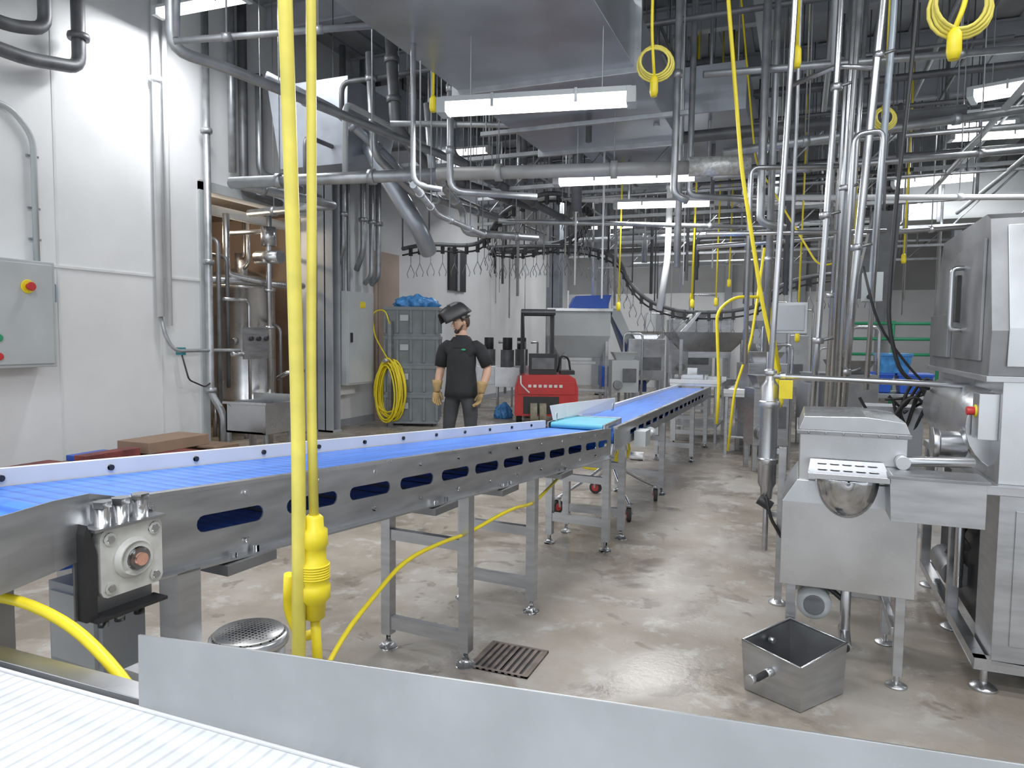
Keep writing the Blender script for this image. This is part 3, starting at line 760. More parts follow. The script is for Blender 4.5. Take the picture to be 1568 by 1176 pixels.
def gloved(wr, dirv, side, palmn):
    wr = Vector(wr); d = Vector(dirv).normalized(); n = Vector(palmn).normalized(); s = d.cross(n).normalized()*side
    b.tube([wr-d*.10, wr-d*.06, wr, wr+d*.03], [.062, .056, .042, .040], glove, 14)
    M3 = Matrix((s, n, d)).transposed()
    b.ell(wr+d*.075, (.048, .026, .062), glove, 16, 10, M3)
    for i, (off, ln) in enumerate(((-.034, .065), (-.012, .078), (.011, .074), (.033, .058))):
        p0 = wr+d*.105+s*off; p1 = p0+d*ln*.45+n*.010+s*off*.15; p2 = p1+d*ln*.3+n*.022; p3 = p2+d*ln*.18+n*.026
        b.tube([p0-d*.02, p0, p1, p2, p3, p3+n*.004], [.0125, .0125, .0125, .0115, .010, .004], glove, 10)
    t0 = wr+d*.04-s*.035; t1 = t0+d*.035-s*.026+n*.012; t2 = t1+d*.035-s*.006+n*.016
    b.tube([t0+s*.02, t0, t1, t2, t2+d*.01], [.016, .016, .0145, .012, .005], glove, 10)
gloved((-.27, -.065, .91), (-.03, -.12, -1), 1, (.55, -.5, 0))
gloved((.27, -.075, .91), (-.10, -.15, -1), -1, (-.55, -.5, 0))
HR = Matrix.Rotation(math.radians(-48), 3, 'Z') @ Matrix.Rotation(math.radians(10), 3, 'X')
hc = Vector((0, -.018, 1.665))
def hp(x, y, z): return hc + HR @ Vector((x, y, z))
def hshape(v):
    if v.z < -.02:
        t = (-v.z-.02)/.10; v.x *= 1-.36*t; v.y = v.y*(1-.12*t) - .012*t
    if v.y < -.06: v.y = -.06+(v.y+.06)*.75
    return v
b.ell(hc, (.076, .098, .122), skinm, 28, 22, HR, hshape)
b.tube([hp(0, -.082, .024), hp(0, -.098, -.002), hp(0, -.112, -.022), hp(0, -.090, -.034)], [.006, .010, .014, .008], skinm, 10)
b.tube([hp(-.024, -.084, -.062), hp(0, -.094, -.060), hp(.024, -.084, -.062)], [.003, .006, .003], lipm, 8)
for sx in (-1, 1):
    b.ell(hp(sx*.031, -.078, .010), (.014, .009, .008), white, 10, 8, HR); b.ell(hp(sx*.031, -.086, .010), (.006, .004, .006), blk, 8, 6, HR)
    b.tube([hp(sx*.012, -.090, .028), hp(sx*.032, -.088, .034), hp(sx*.052, -.072, .028)], [.004, .006, .003], hairm, 6)
    b.ell(hp(sx*.076, .012, -.006), (.009, .018, .03), skinm, 10, 8, HR)
def hair(v):
    lim = .035 if v.y < -.03 else (-.01 if v.y < .02 else -.075)
    if v.z < lim: v.z = lim; v.x *= .9; v.y = max(v.y, -.05) if lim < 0 else v.y*.9
    return v
b.ell(hp(0, .008, .012), (.083, .098, .118), hairm, 28, 20, HR, hair)
b.ell(hp(0, -.060, -.092), (.040, .034, .028), hairm, 14, 10, HR)
for sx in (-1, 1): b.tube([hp(sx*.072, -.01, -.03), hp(sx*.062, -.035, -.068), hp(sx*.03, -.07, -.098)], [.008, .012, .012], hairm, 8)
b.tube([hp(.092*math.cos(a), .110*math.sin(a)+.0, .058) for a in [2*math.pi*i/24 for i in range(24)]], .010, blk, 8, closed=True)
b.tube([hp(-.088, 0, .058), hp(-.06, 0, .118), hp(0, 0, .138), hp(.06, 0, .118), hp(.088, 0, .058)], .008, blk, 8)
for sx in (-1, 1): b.cyl(hp(sx*.088, 0, .055), hp(sx*.112, 0, .06), .022, blk, 16)
Q = Matrix.Rotation(math.radians(-74), 3, 'X')
def sp(v): return hp(*(Vector((0, .0, .06)) + Q @ Vector(v)))
rows = []
for j in range(11):
    z = .125-.34*j/10; row = []
    top = 1-.75*max(0, (2.5-j)/2.5)**2; bot = 1-.25*max(0, (j-6)/4)**2
    for i in range(17):
        a = math.pi*(1.0+i/16)
        row.append(sp((.118*bot*math.cos(a)*(.6+.4*top), -.01 + .165*math.sin(a)*top*bot, z)))
    rows.append(row)
b.sheet(rows, blk, .004, True)
lens = [sp(v) for v in ((-.055, -.176, .02), (.055, -.176, .02), (.055, -.176, -.07), (-.055, -.176, -.07))]
lens2 = [sp(v) for v in ((-.055, -.140, .02), (.055, -.140, .02), (.055, -.140, -.07), (-.055, -.140, -.07))]
b.add(lens+lens2, [(0,1,2,3),(4,7,6,5),(0,4,5,1),(1,5,6,2),(2,6,7,3),(3,7,4,0)], galvd)
b.done('worker_with_welding_helmet', S(-.574, 8.0, 0), TH-math.radians(18))

# ------------------------------------------------------------------ bins stack
b = B()
for k in range(4):
    z = .08+k*.485
    b.frus((-.41, -.31), (.41, .31), z, (-.44, -.34), (.44, .34), z+.42, binm)
    b.box((-.455, -.355, z+.40), (.455, .355, z+.455), binm)
    for x in (-.43, -.22, 0, .22, .43): b.box((x-.018, -.35, z+.02), (x+.018, -.31, z+.4), binm)
    for y in (-.3, 0, .3): b.box((.40, y-.018, z+.02), (.45, y+.018, z+.4), binm)
    b.box((-.18, -.352, z+.22), (-.04, -.345, z+.32), lgrey)
    b.box((-.43, -.33, z-.03), (.43, .33, z+.01), binm)
for x in (-.35, .35):
    for y in (-.25, .25): b.cyl((x-.015, y, .04), (x+.015, y, .04), .04, rub, 14)
b.done('stacked_grey_bins', S(-1.68, 12.1, 0), TH, bevel=.008)
def crumple(name, loc, rx, ry, rz):
    t = B(); rs = random.Random(3); ph = [rs.uniform(0, 6) for _ in range(8)]
    def f(v):
        a = math.atan2(v.y, v.x); k = 1+.16*math.sin(5*a+ph[0])+.10*math.sin(9*a+v.z*30+ph[1])+.08*math.sin(13*a-v.z*50+ph[2])
        v.x *= k; v.y *= k; v.z = max(-.35*rz, v.z*(1+.25*math.sin(v.x*22+ph[3])*math.cos(v.y*19+ph[4])))
        return v
    t.ell((0, 0, .35*rz), (rx, ry, rz), plastic_wrap, 48, 24, None, f)
    t.done(name, loc, TH)
crumple('blue_plastic_bag', S(-1.66, 12.1, 1.99), .36, .26, .15)
crumple('blue_plastic_bag', S(-.17, 13.2, 0), .16, .14, .20)

# ------------------------------------------------------------------ electric pallet truck
b = B()
prof = [(-.55, .14), (.55, .14), (.55, .62), (.50, .80), (.38, .86), (-.38, .86), (-.50, .80), (-.55, .62)]
b.prism(prof, 'y', -.45, .25, red)
b.box((-.50, -.47, .52), (.50, -.44, .74), red)
for i in range(7): b.box((-.32+i*.09, -.478, .64), (-.32+i*.09+.055, -.47, .69), whitep)
b.box((-.40, -.465, .18), (.22, -.44, .48), blk)
for x in (-.22, -.06): b.cyl((x-.06, -.40, .19), (x+.06, -.40, .19), .19, tyre, 28)
b.cyl((.42, -.2, .13), (.52, -.2, .13), .13, rub, 22); b.cyl((-.52, -.2, .13), (-.42, -.2, .13), .13, rub, 22)
b.box((-.30, -.30, .86), (.18, .15, 1.22), blk); b.box((-.26, -.32, .95), (.14, -.30, 1.15), galvd)
for x in (-.42, .12):
    b.box((x-.03, .05, .86), (x+.03, .11, 1.95), blk)
for x in (-.42, .12): b.box((x-.03, .40, .05), (x+.03, .48, 1.9), galvd)
b.box((-.45, -.35, 1.93), (.15, .45, 1.97), galvd)
for i in range(5): b.box((-.45, -.30+i*.17, 1.90), (.15, -.27+i*.17, 2.0), blk)
b.tube([(-.42, .05, 1.93), (-.42, -.35, 1.93), (-.40, -.38, 1.3)], .02, blk, 8, .05)
b.tube([(.2, -.2, .9), (.26, -.25, 1.2), (.4, -.1, 1.15), (.45, -.1, .85)], .018, blk, 8, .08)
for x in (-.3, .25): b.box((x-.07, .48, .05), (x+.07, 1.4, .09), galvd)
b.box((.25, -.3, .86), (.50, .1, .93), blk)
b.tube([(-.45, -.46, .84), (-.45, -.55, .70), (-.30, -.5, .55)], .015, whitep, 6, .04)
b.done('red_forklift', S(.60, 12.75, 0), TH, bevel=.015)

# ------------------------------------------------------------------ hopper machine with blue incline
b = B()
b.box((-.62, -.5, 1.55), (.58, .5, 2.05), lgrey); b.frus((-.38, -.3), (.42, .3), 1.12, (-.62, -.5), (.58, .5), 1.55, lgrey)
b.box((-.66, -.54, 2.02), (.62, .54, 2.08), steel2)
b.prism([(-.20, 2.08), (.52, 2.08), (.60, 2.35), (-.10, 2.32)], 'y', -.42, .4, blue)
for x in (-.25, .62): b.box((x-.02, -.45, 2.0), (x+.02, -.41, 2.42), steel)
for x in (-.56, .52):
    for y in (-.42, .42): b.box((x-.03, y-.03, 0), (x+.03, y+.03, 1.6), steel)
b.box((-.56, -.44, .45), (.52, -.40, .51), steel)
b.prism([(.60, 2.05), (.72, 2.05), (1.35, .75), (1.35, .45), (1.20, .45)], 'y', -.25, .25, bluec)
b.prism([(.62, 1.95), (.66, 2.1), (.80, 2.05), (1.42, .70), (1.35, .62)], 'y', -.30, -.26, lgrey)
b.box((.45, -.3, .55), (.95, .3, .95), blue); b.box((1.2, -.3, 0), (1.26, -.24, .6), steel); b.box((1.2, .24, 0), (1.26, .3, .6), steel); b.box((.5, -.28, 0), (.56, -.22, .6), steel); b.box((.85, .22, 0), (.9, .28, .6), steel)
b.cyl((-.3, -.52, 1.15), (-.3, -.40, 1.15), .06, steeld); b.box((-.2, -.55, 1.0), (.3, -.4, 1.06), steel)
b.done('hopper_elevator_machine', S(1.32, 14.3, 0), TH, bevel=.006)

def table(x0, x1, y0, y1, z, rails=True):
    t = B(); t.box((x0, y0, z-.04), (x1, y1, z), steel2)
    for x in (x0+.04, x1-.04):
        for y in (y0+.04, y1-.04): t.box((x-.02, y-.02, 0), (x+.02, y+.02, z-.03), steel)
    t.box((x0+.03, y0+.03, .22), (x1-.03, y1-.03, .245), steel)
    if rails:
        for y in (y0, y1): t.box((x0, y-.01, z), (x1, y+.01, z+.06), whitep)
    return t
t = table(-1.75, -1.05, 10.5, 11.6, .86)
for (x, y, sx, sy, h) in ((-1.6, 10.7, .3, .2, .12), (-1.3, 11.1, .2, .25, .08), (-1.6, 11.2, .15, .15, .2)): t.box((x, y, .86), (x+sx, y+sy, .86+h), steel2)
t.done('stainless_table', bevel=.003)
t = table(-.9, -.15, 9.6, 11.4, .80)
for i in range(8): t.cyl((-.85, 9.75+i*.2, .83), (-.2, 9.75+i*.2, .83), .035, steel, 12)
t.box((-.5, 10.2, .45), (-.2, 10.7, .7), blk); t.cyl((-.7, 10, .5), (-.7, 10.5, .5), .09, greyp)
t.done('roller_table', bevel=.003)
b = B()
b.frus((-.35, -.3), (.35, .3), 1.30, (-.62, -.5), (.62, .5), 1.62, steel2, True, False); b.box((-.35, -.3, 1.2), (.35, .3, 1.3), steel)
b.prism([(-.5, 1.62), (-.2, 1.95), (-.15, 1.95), (-.4, 1.62)], 'y', -.3, .3, steel2); b.box((.1, -.1, 1.55), (.4, .1, 1.85), steel)
for x in (-.5, .5):
    for y in (-.4, .4): b.box((x-.025, y-.025, 0), (x+.025, y+.025, 1.62), steel)
b.box((-.5, -.42, .55), (.5, -.38, .6), steel); b.box((-.45, -.35, .75), (.45, .35, .85), steel2)
b.done('stainless_infeed_hopper', S(3.25, 12.0, 0), TH, bevel=.003)
for (nm, x, y, wx, d, h0, h1, m) in (('mixer_unit', 2.1, 13.4, .5, .5, .5, 1.1, lgrey), ('mixer_unit', 2.6, 14, .7, .5, .7, 1.5, steel2), ('chiller_cabinet', 3.6, 14.5, .8, .6, .8, 1.9, steel), ('chiller_cabinet', 4.6, 13, .6, .6, .4, 1.7, greyp), ('mixer_unit', 3.9, 11, .5, .5, .3, 1.3, steel2), ('gearmotor_stand', 4.4, 10.2, .45, .4, .2, .9, greyp), ('chiller_cabinet', 5.2, 14, 1.0, .6, .6, 1.6, steel2), ('gearmotor_stand', 2.95, 8.2, .4, .35, .3, .95, steel), ('gearmotor_stand', 3.6, 7.6, .45, .4, .3, 1.15, steeld), ('mixer_unit', 3.3, 9.4, .5, .5, .4, 1.2, steel)):
    b = B(); c_ = (0, 0)
    b.box((c_[0]-wx/2, c_[1]-d/2, h0), (c_[0]+wx/2, c_[1]+d/2, h1), m)
    b.frus((c_[0]-wx*.3, c_[1]-d*.3), (c_[0]+wx*.3, c_[1]+d*.3), h1, (c_[0]-wx*.45, c_[1]-d*.45), (c_[0]+wx*.45, c_[1]+d*.45), h1+.15, m)
    for sx in (-1, 1):
        for sy in (-1, 1): b.box((c_[0]+sx*(wx/2-.03)-.025, c_[1]+sy*(d/2-.03)-.025, 0), (c_[0]+sx*(wx/2-.03)+.025, c_[1]+sy*(d/2-.03)+.025, h1), steel)
    b.cyl((c_[0]-wx*.3, c_[1]-d/2-.12, h0+.15), (c_[0]-wx*.3, c_[1]-d/2, h0+.15), .08, steeld, 16)
    b.box((-wx*.1, -d/2-.03, h0+.2), (wx*.4, -d/2, h0+.45), galvd)
    b.tube([(c_[0], c_[1], h1), (c_[0], c_[1], h1+.5), (c_[0]+wx*.7, c_[1], h1+.5), (c_[0]+wx*.7, c_[1], .0)], .02, steel2, 8, .08)
    b.done(nm, S(x, y), TH, bevel=.004)

# ------------------------------------------------------------------ recess tanks, sink, panel
def tank(c, r, z0, z1, nm):
    t = B(); t.lathe([(.05, z0-.15), (r*.6, z0-.08), (r, z0), (r+.01, z0+.01), (r, z0+.03), (r, z1-.1), (r+.012, z1-.09), (r+.012, z1-.05), (r, z1-.04), (r*.9, z1), (r*.4, z1+.08), (.1, z1+.1)], (0, 0, 0), steel2, 36)
    for k in range(4):
        a = math.pi/4+k*math.pi/2; x, y = (r-.04)*math.cos(a), (r-.04)*math.sin(a); t.cyl((x, y, 0), (x, y, z0+.05), .03, steel2, 10)
    t.cyl((0, 0, z1+.05), (0, 0, z1+.35), .07, steel, 16); t.tube([(0, 0, z1+.2), (.2, -.1, z1+.3), (.2, -.1, z1+.9)], .03, steel2, 10, .06)
    t.cyl((r*.5, -r*.9, (z0+z1)/2), (r*.5, -r*1.05, (z0+z1)/2), .05, steel, 14)
    return t.done(nm, c)
tank((-7.66, 8.3, 0), .45, .55, 2.25, 'stainless_mixing_tank')
tank((-8.7, 9.35, 0), .50, .55, 2.5, 'stainless_mixing_tank')
tank((-8.5, 7.1, 0), .42, .5, 2.0, 'stainless_mixing_tank')
b = B()
b.box((-6.62, 6.85, .28), (-6.0, 7.35, .31), steel2)
for (lo, hi) in (((-6.62, 6.85, .28), (-6.60, 7.35, .66)), ((-6.02, 6.85, .28), (-6.0, 7.35, .66)), ((-6.62, 6.85, .28), (-6.0, 6.87, .66)), ((-6.62, 7.33, .28), (-6.0, 7.35, .75))): b.box(lo, hi, steel2)
for x in (-6.6, -6.03):
    for y in (6.88, 7.32): b.box((x-.02, y-.02, 0), (x+.02, y+.02, .3), steel)
b.box((-6.65, 6.82, .64), (-5.97, 6.86, .67), steel2)
b.done('stainless_floor_sink', bevel=.004)
b = B()
def rp(pts, r=.03, m=steel2): b.tube(pts, r, m, 10, .08)
rp([(-6.75, 7.42, 0), (-6.75, 7.42, 1.95), (-6.75, 6.98, 1.95)], .022)
rp([(-6.7, 7.75, 0), (-6.7, 7.75, 2.9), (-7.4, 7.75, 2.9)], .035)
rp([(-6.7, 7.9, .9), (-6.5, 7.9, 1.0), (-6.5, 8.2, 1.0)], .03)
rp([(-7.1, 7.4, 3.1), (-7.1, 7.4, 2.3), (-6.8, 7.9, 2.2), (-6.8, 8.4, 2.2), (-6.8, 8.4, 3.2)], .045)
rp([(-6.9, 8.6, 0), (-6.9, 8.6, 2.6), (-7.3, 8.9, 2.7)], .03)
rp([(-7.05, 7.05, 2.2), (-7.05, 8.9, 2.25)], .05, steel)
rp([(-7.3, 7.2, 3.15), (-7.3, 8.9, 3.15)], .07, whitep)
rp([(-6.75, 7.1, 1.25), (-6.75, 7.3, 1.25), (-6.75, 7.75, 1.2)], .03)
rp([(-6.95, 7.1, 0), (-6.95, 7.1, 2.7), (-7.3, 7.1, 2.8)], .03, steeld); rp([(-6.95, 7.25, .8), (-6.95, 7.25, 2.5), (-7.5, 7.3, 2.6)], .025, galvd)
rp([(-6.95, 8.05, 2.3), (-6.95, 8.05, 3.25)], .04, steeld); rp([(-6.9, 8.2, .5), (-6.9, 8.2, 1.6), (-7.2, 8.3, 1.7)], .025, steeld)
b.box((-6.74, 7.28, 1.18), (-6.71, 7.82, 1.6), steel)
for i in range(3): b.cyl((-6.71, 7.4+i*.14, 1.45), (-6.68, 7.4+i*.14, 1.45), .03, blk)
b.cyl((-6.9, 7.75, 2.55), (-6.5, 7.75, 2.55), .09, steel2, 20); b.cyl((-6.7, 7.75, 2.7), (-6.7, 7.75, 2.95), .10, steel2, 20)
for z in (.7, 1.6, 2.1): b.lathe([(.055, -.02), (.06, 0), (.055, .02)], (-6.7, 7.75, z), steel, 16)
b.done('tank_valve_manifold')

b = B()
b.box((WL+.002, 9.35, .72), (WL+.42, 10.12, 2.2), lgrey); b.box((WL+.42, 9.38, .75), (WL+.435, 10.09, 2.17), lgrey)
b.box((WL+.435, 9.43, 1.4), (WL+.46, 9.47, 1.55), blk); b.box((WL+.002, 9.5, .55), (WL+.2, 9.9, .7), whitep)
for y in (9.5, 9.65, 9.8): b.cyl((WL+.15, y, 2.2), (WL+.15, y, 4.6), .03, galv, 10)
b.box((WL+.435, 9.7, 1.95), (WL+.44, 9.85, 2.05), yel)
b.done('electrical_cabinet', bevel=.006)
b = B()
c0 = Vector((-6.25, 10.1, 0))
for k in range(16):
    rx = .20+rnd(-.03, .05); rz = .46+rnd(-.06, .06); cz = .62+rnd(-.05, .05); dy = -.10+k*.012; dx = rnd(-.04, .04)
    b.tube([c0+Vector((dx+rx*math.cos(a)*(1+.15*math.sin(a)*-1), dy, max(.03, cz+rz*math.sin(a)))) for a in [2*math.pi*i/24 for i in range(24)]], .014, yel, 6, closed=True)
b.box((c0.x-.03, c0.y-.02, 0), (c0.x+.03, c0.y+.04, 1.75), steel); b.cyl((c0.x, c0.y-.2, 1.1), (c0.x, c0.y+.02, 1.1), .03, steel)
b.box((c0.x-.15, c0.y-.15, 0), (c0.x+.15, c0.y+.15, .02), steel)
b.tube([c0+Vector((0, -.05, 1.1)), c0+Vector((-.3, 0, 1.5)), c0+Vector((-.35, 0, 1.9)), c0+Vector((-.1, 0, 1.95)), c0+Vector((0, -.02, 1.7))], .012, yel, 8, .12)
b.done('yellow_hose_on_stand')

# ------------------------------------------------------------------ left wall items
b = B()
b.box((WL+.013, 3.75, 1.17), (WL+.26, 4.78, 2.18), lgrey); b.box((WL+.26, 3.78, 1.20), (WL+.275, 4.75, 2.15), lgrey)
b.cyl((WL+.275, 4.50, 1.93), (WL+.29, 4.50, 1.93), .065, yel, 28); b.cyl((WL+.29, 4.50, 1.93), (WL+.33, 4.50, 1.93), .03, red, 20); b.cyl((WL+.33, 4.50, 1.93), (WL+.345, 4.50, 1.93), .042, red, 24)
b.box((WL+.1, 4.78, 1.80), (WL+.2, 4.84, 1.98), pm('steel_blue', (.25, .33, .42), .4))
b.cyl((WL+.275, 4.22, 1.45), (WL+.30, 4.22, 1.45), .035, green, 20); b.cyl((WL+.275, 4.22, 1.28), (WL+.30, 4.22, 1.28), .035, red, 20)
b.cyl((WL+.12, 4.3, 2.18), (WL+.12, 4.3, 2.22), .03, galv)
b.done('control_panel', bevel=.008)
b = B()
def wp(pts, r, m, fl=None):
    b.tube(pts, r, m, 12, .12)
    if fl:
        for (x, y, z) in fl: b.lathe([(r*1.5, -.03), (r*1.6, 0), (r*1.5, .03)], (x, y, z), m, 14)
X = WL+.22
wp([(X, 5.13, 5.96), (X, 5.13, 4.15), (X, 4.6, 4.05), (X, 4.2, 4.05), (X, 3.2, 4.1)], .065, galvd, [(X, 5.13, 4.9), (X, 5.13, 4.45), (X, 5.13, 5.4)])
wp([(X+.1, 4.72, 5.96), (X+.1, 4.72, 4.35), (X+.1, 4.4, 4.25), (X+.1, 3.0, 4.25)], .06, galvd, [(X+.1, 4.72, 5.3), (X+.1, 4.72, 4.7)])
wp([(X, 4.45, 5.96), (X, 4.45, 4.6), (X, 3.2, 4.5)], .075, galvd, [(X, 4.45, 5.0)])
b.cyl((X+.17, 4.72, 4.9), (X+.17, 4.72, 5.5), .02, green); b.box((X+.16, 4.66, 4.9), (X+.18, 4.78, 5.6), yel)
b.tube([(X, 5.13, 5.0), (X, 5.35, 5.0), (X, 5.35, 5.25)], .02, tealp, 8)
b.done('wall_steam_pipes')
b = B()
wp([(WL+.04, 3.2, 3.66), (WL+.04, 4.55, 3.62), (WL+.04, 4.76, 3.40), (WL+.04, 4.76, 2.185)], .028, lgrey)
for z in (3.2, 2.7, 2.4): b.box((WL+.013, 4.70, z), (WL+.03, 4.82, z+.02), galv)
wp([(WL+.08, 6.17, 5.96), (WL+.08, 6.17, 1.7)], .042, whitep, [(WL+.08, 6.17, 4.4)]); wp([(WL+.08, 6.30, 5.96), (WL+.08, 6.30, 1.6)], .03, whitep)
wp([(WL+.08, 6.17, 1.7), (WL+.1, 6.22, 1.45), (WL+.15, 6.3, 1.3), (WL+.15, 7.0, 1.3), (WL+.3, 7.2, 1.3)], .022, galv)
b.box((WL+.05, 6.40, 1.25), (WL+.15, 6.46, 1.34), tealp); b.tube([(WL+.15, 6.4, 1.25), (WL+.2, 6.45, .95), (WL+.2, 6.7, .85), (WL+.15, 6.85, .9)], .01, blk, 8, .05)
wp([(WL+.14, 6.85, 5.96), (WL+.14, 6.85, .75), (WL+.25, 6.95, .5), (WL+.25, 6.95, .03)], .045, galv, [(WL+.14, 6.85, 4.0), (WL+.14, 6.85, 2.4), (WL+.14, 6.85, .8)])
wp([(WL+.12, 7.3, 5.96), (WL+.12, 7.3, 3.6)], .05, galv); wp([(WL+.12, 7.5, 5.96), (WL+.12, 7.5, 3.4), (WL+.12, 8.2, 3.35)], .06, galvd)
wp([(WL+.12, 7.8, 5.0), (WL+.12, 7.8, 3.7), (WL+.12, 9.1, 3.6)], .05, galv)
for x, y in ((10.0, .05), (10.25, .045), (10.45, .05), (9.45, .05)): wp([(WL+.30, x, 5.96), (WL+.30, x, 2.5 if x > 10.1 else 2.9), (WL+.1, x+.1, 2.4 if x > 10.1 else 2.6)], y, galv, [(WL+.30, x, 3.4)])
b.done('wall_conduits')
b = B()
for k in range(2):
    z = k*.14
    for i in range(6): b.box((-6.75, 3.2+i*.55, z+.10), (-5.9, 3.55+i*.55, z+.125), redw if (i+k) % 2 else wood)
    for x in (-6.7, -6.32, -5.95): b.box((x, 3.2, z), (x+.06, 6.3, z+.10), wood)
b.box((-6.6, 5.3, .265), (-6.15, 6.1, .38), card); b.box((-6.5, 3.4, .265), (-6.1, 4.5, .31), redw)
b.box((-6.3, 4.6, .265), (-6.15, 5.2, .35), redw); b.box((-6.55, 4.7, .265), (-6.4, 5.1, .32), blue)
b.done('pallet_stack', bevel=.004)

# ------------------------------------------------------------------ overhead services
b = B()
b.box((-2.65, 1.8, 3.5), (-1.2, 7.4, 3.95), ductm)
for y in (1.8, 3.4, 5.3, 7.36): b.box((-2.70, y, 3.455), (-1.15, y+.04, 3.99), galv)
for y in (2.6, 6.3):
    b.box((-2.9, y, 3.42), (-.95, y+.045, 3.46), galv)
    for x in (-2.85, -1.0): b.cyl((x, y+.02, 3.42), (x, y+.02, 5.96), .008, galv, 6)
b.done('ventilation_duct', bevel=.006)
b = B()
b.box((-2.7, 7.9, 3.9), (-.6, 12, 4.4), ductm)
for (x, y) in ((-2.6, 11.9), (-.7, 8), (-2.6, 8)): b.cyl((x, y, 4.4), (x, y, 5.96), .01, galv, 6)
b.done('exhaust_duct', bevel=.006)
b = B()
b.box((-6.2, 8.5, 4.2), (-5.2, 14, 4.9), ductm)
b.frus((-6.2, 7.4), (-5.2, 8.3), 3.6, (-6.3, 7.3), (-5.1, 8.5), 4.6, ductm)
for y in (9, 10.5, 12, 13.5): b.box((-6.25, y, 4.15), (-5.15, y+.05, 4.95), galv)
b.tube([(-5.7, 8.6, 4.6), S(-1.78, 9, 3.79), S(-1.18, 9, 2.85), S(-1.10, 9.3, 2.6)], .11, ductm, 16, .2)
for (x, y) in ((-5.3, 13.9), (-5.3, 8.6)): b.cyl((x, y, 4.9), (x, y, 5.96), .01, galv, 6)
b.done('exhaust_duct', bevel=.006)
b = B()
b.box((1.5, 13.5, 3.5), (8.5, 14.3, 4.2), lgrey)
for x in (2, 4, 6, 8): b.box((x, 13.45, 3.45), (x+.05, 14.35, 4.25), galv); b.cyl((x, 13.9, 4.2), (x, 13.9, 5.96), .012, galv, 6)
b.done('exhaust_duct', bevel=.006)

b = B()
def op(pts, r, m=galv, fl=True):
    b.tube(pts, r, m, 12, .12)
    if fl:
        p = [Vector(q_) for q_ in pts]
        for i in range(len(p)-1):
            d = p[i+1]-p[i]
            if d.length > .8:
                for t in (.25, .7):
                    c_ = p[i]+d*t; b.tube([c_-d.normalized()*.03, c_+d.normalized()*.03], r*1.3, m, 12)
                    if abs(d.z) < .3*d.length and c_.z < 5.5: b.cyl(c_, (c_.x, c_.y, 5.96), .006, galv, 6)
op([(-4.05, 3.75, 5.96), (-4.05, 3.75, 3.44), (-3.9, 4.1, 3.42), (-3.5, 7.2, 3.40)], .04)
op([(-5.35, 5.65, 3.02), (-3.2, 6.0, 3.02)], .058); op([(-3.2, 6.0, 3.02), (-.9, 6.45, 3.0)], .062, pm('pipe_insulation', (.42, .42, .42), .5, .3))
op([(-.95, 6.40, 3.0), (-.45, 6.52, 3.0)], .085, pm('foil_insulation', (.65, .65, .63), .35, .5, .3, 30, .6), False)
op([(-5.35, 5.65, 3.02), (-5.35, 7.4, 3.1), (-6.8, 7.5, 3.1)], .05)
op([S(-2.2, 4.7, 3.38), S(-.95, 5.0, 3.62)], .022, galv)
op([S(-2.18, 4.7, 3.4), S(-2.18, 4.9, 5.96)], .02)
op([S(-.70, 5.0, 5.9), S(-.70, 5.0, 2.55), S(-.50, 5.0, 2.52)], .018)
op([S(-.70, 5.0, 2.55), S(-.66, 6.2, 2.55), S(-.3, 7.0, 2.5)], .025)
op([S(-.55, 6.2, 3.9), S(-.55, 6.2, 2.75), S(.2, 6.4, 2.75)], .03)
op([S(-.9, 7.5, 3.9), S(-.85, 7.5, 3.2), S(-.6, 8.6, 3.0), S(-.6, 8.6, 2.75), S(.3, 9.0, 2.75)], .045)
op([S(-.7, 8.0, 4.6), S(-.7, 8, 3.5), S(0, 9, 3.3), S(1, 11, 3.2)], .05, galvd)
op([S(-1.6, 8.0, 4.6), S(-1.55, 8, 3.5), S(-1.2, 8.5, 3.2), S(-.2, 10, 3.15)], .045, galv)
op([S(-1.3, 7.6, 4.6), S(-1.25, 7.6, 3.7), S(-.9, 8.0, 3.3), S(.3, 10, 3.3)], .06, galvd)
op([S(-2.6, 7.6, 4.2), S(-1.9, 7.8, 3.9), S(-1.4, 8.3, 3.5), S(-1.3, 9.5, 3.3)], .05, ductm)
op([S(1.35, 6.0, 5.96), S(1.33, 6.0, 2.7), S(1.45, 6.0, 2.65)], .03)
op([S(2.2, 10, 5.96), S(2.15, 10, 2.6), S(2.05, 10, 1.9)], .045, whitep)
op([S(-1.2, 7.0, 3.55), S(1.2, 7.2, 3.6)], .03); op([S(-1.5, 8.0, 3.3), S(3.5, 8.4, 3.5)], .04)
op([S(-.2, 9.3, 3.0), S(3.8, 9.6, 3.0)], .03, galv); op([S(0, 10.8, 3.6), S(5, 11.2, 3.6)], .05, whitep)
op([S(1.9, 6.6, 3.2), S(4.8, 6.4, 3.6)], .04); op([S(1.9, 6.9, 3.05), S(5.4, 6.7, 3.35)], .03); op([S(1.6, 6.2, 3.75), S(4.6, 6.0, 3.95)], .03)
op([S(2.2, 8.6, 2.6), S(6.2, 8.6, 2.95)], .03, steel2); op([S(1.7, 7.4, 2.95), S(5.8, 7.4, 3.0)], .03, whitep)
b.done('overhead_pipe_runs')

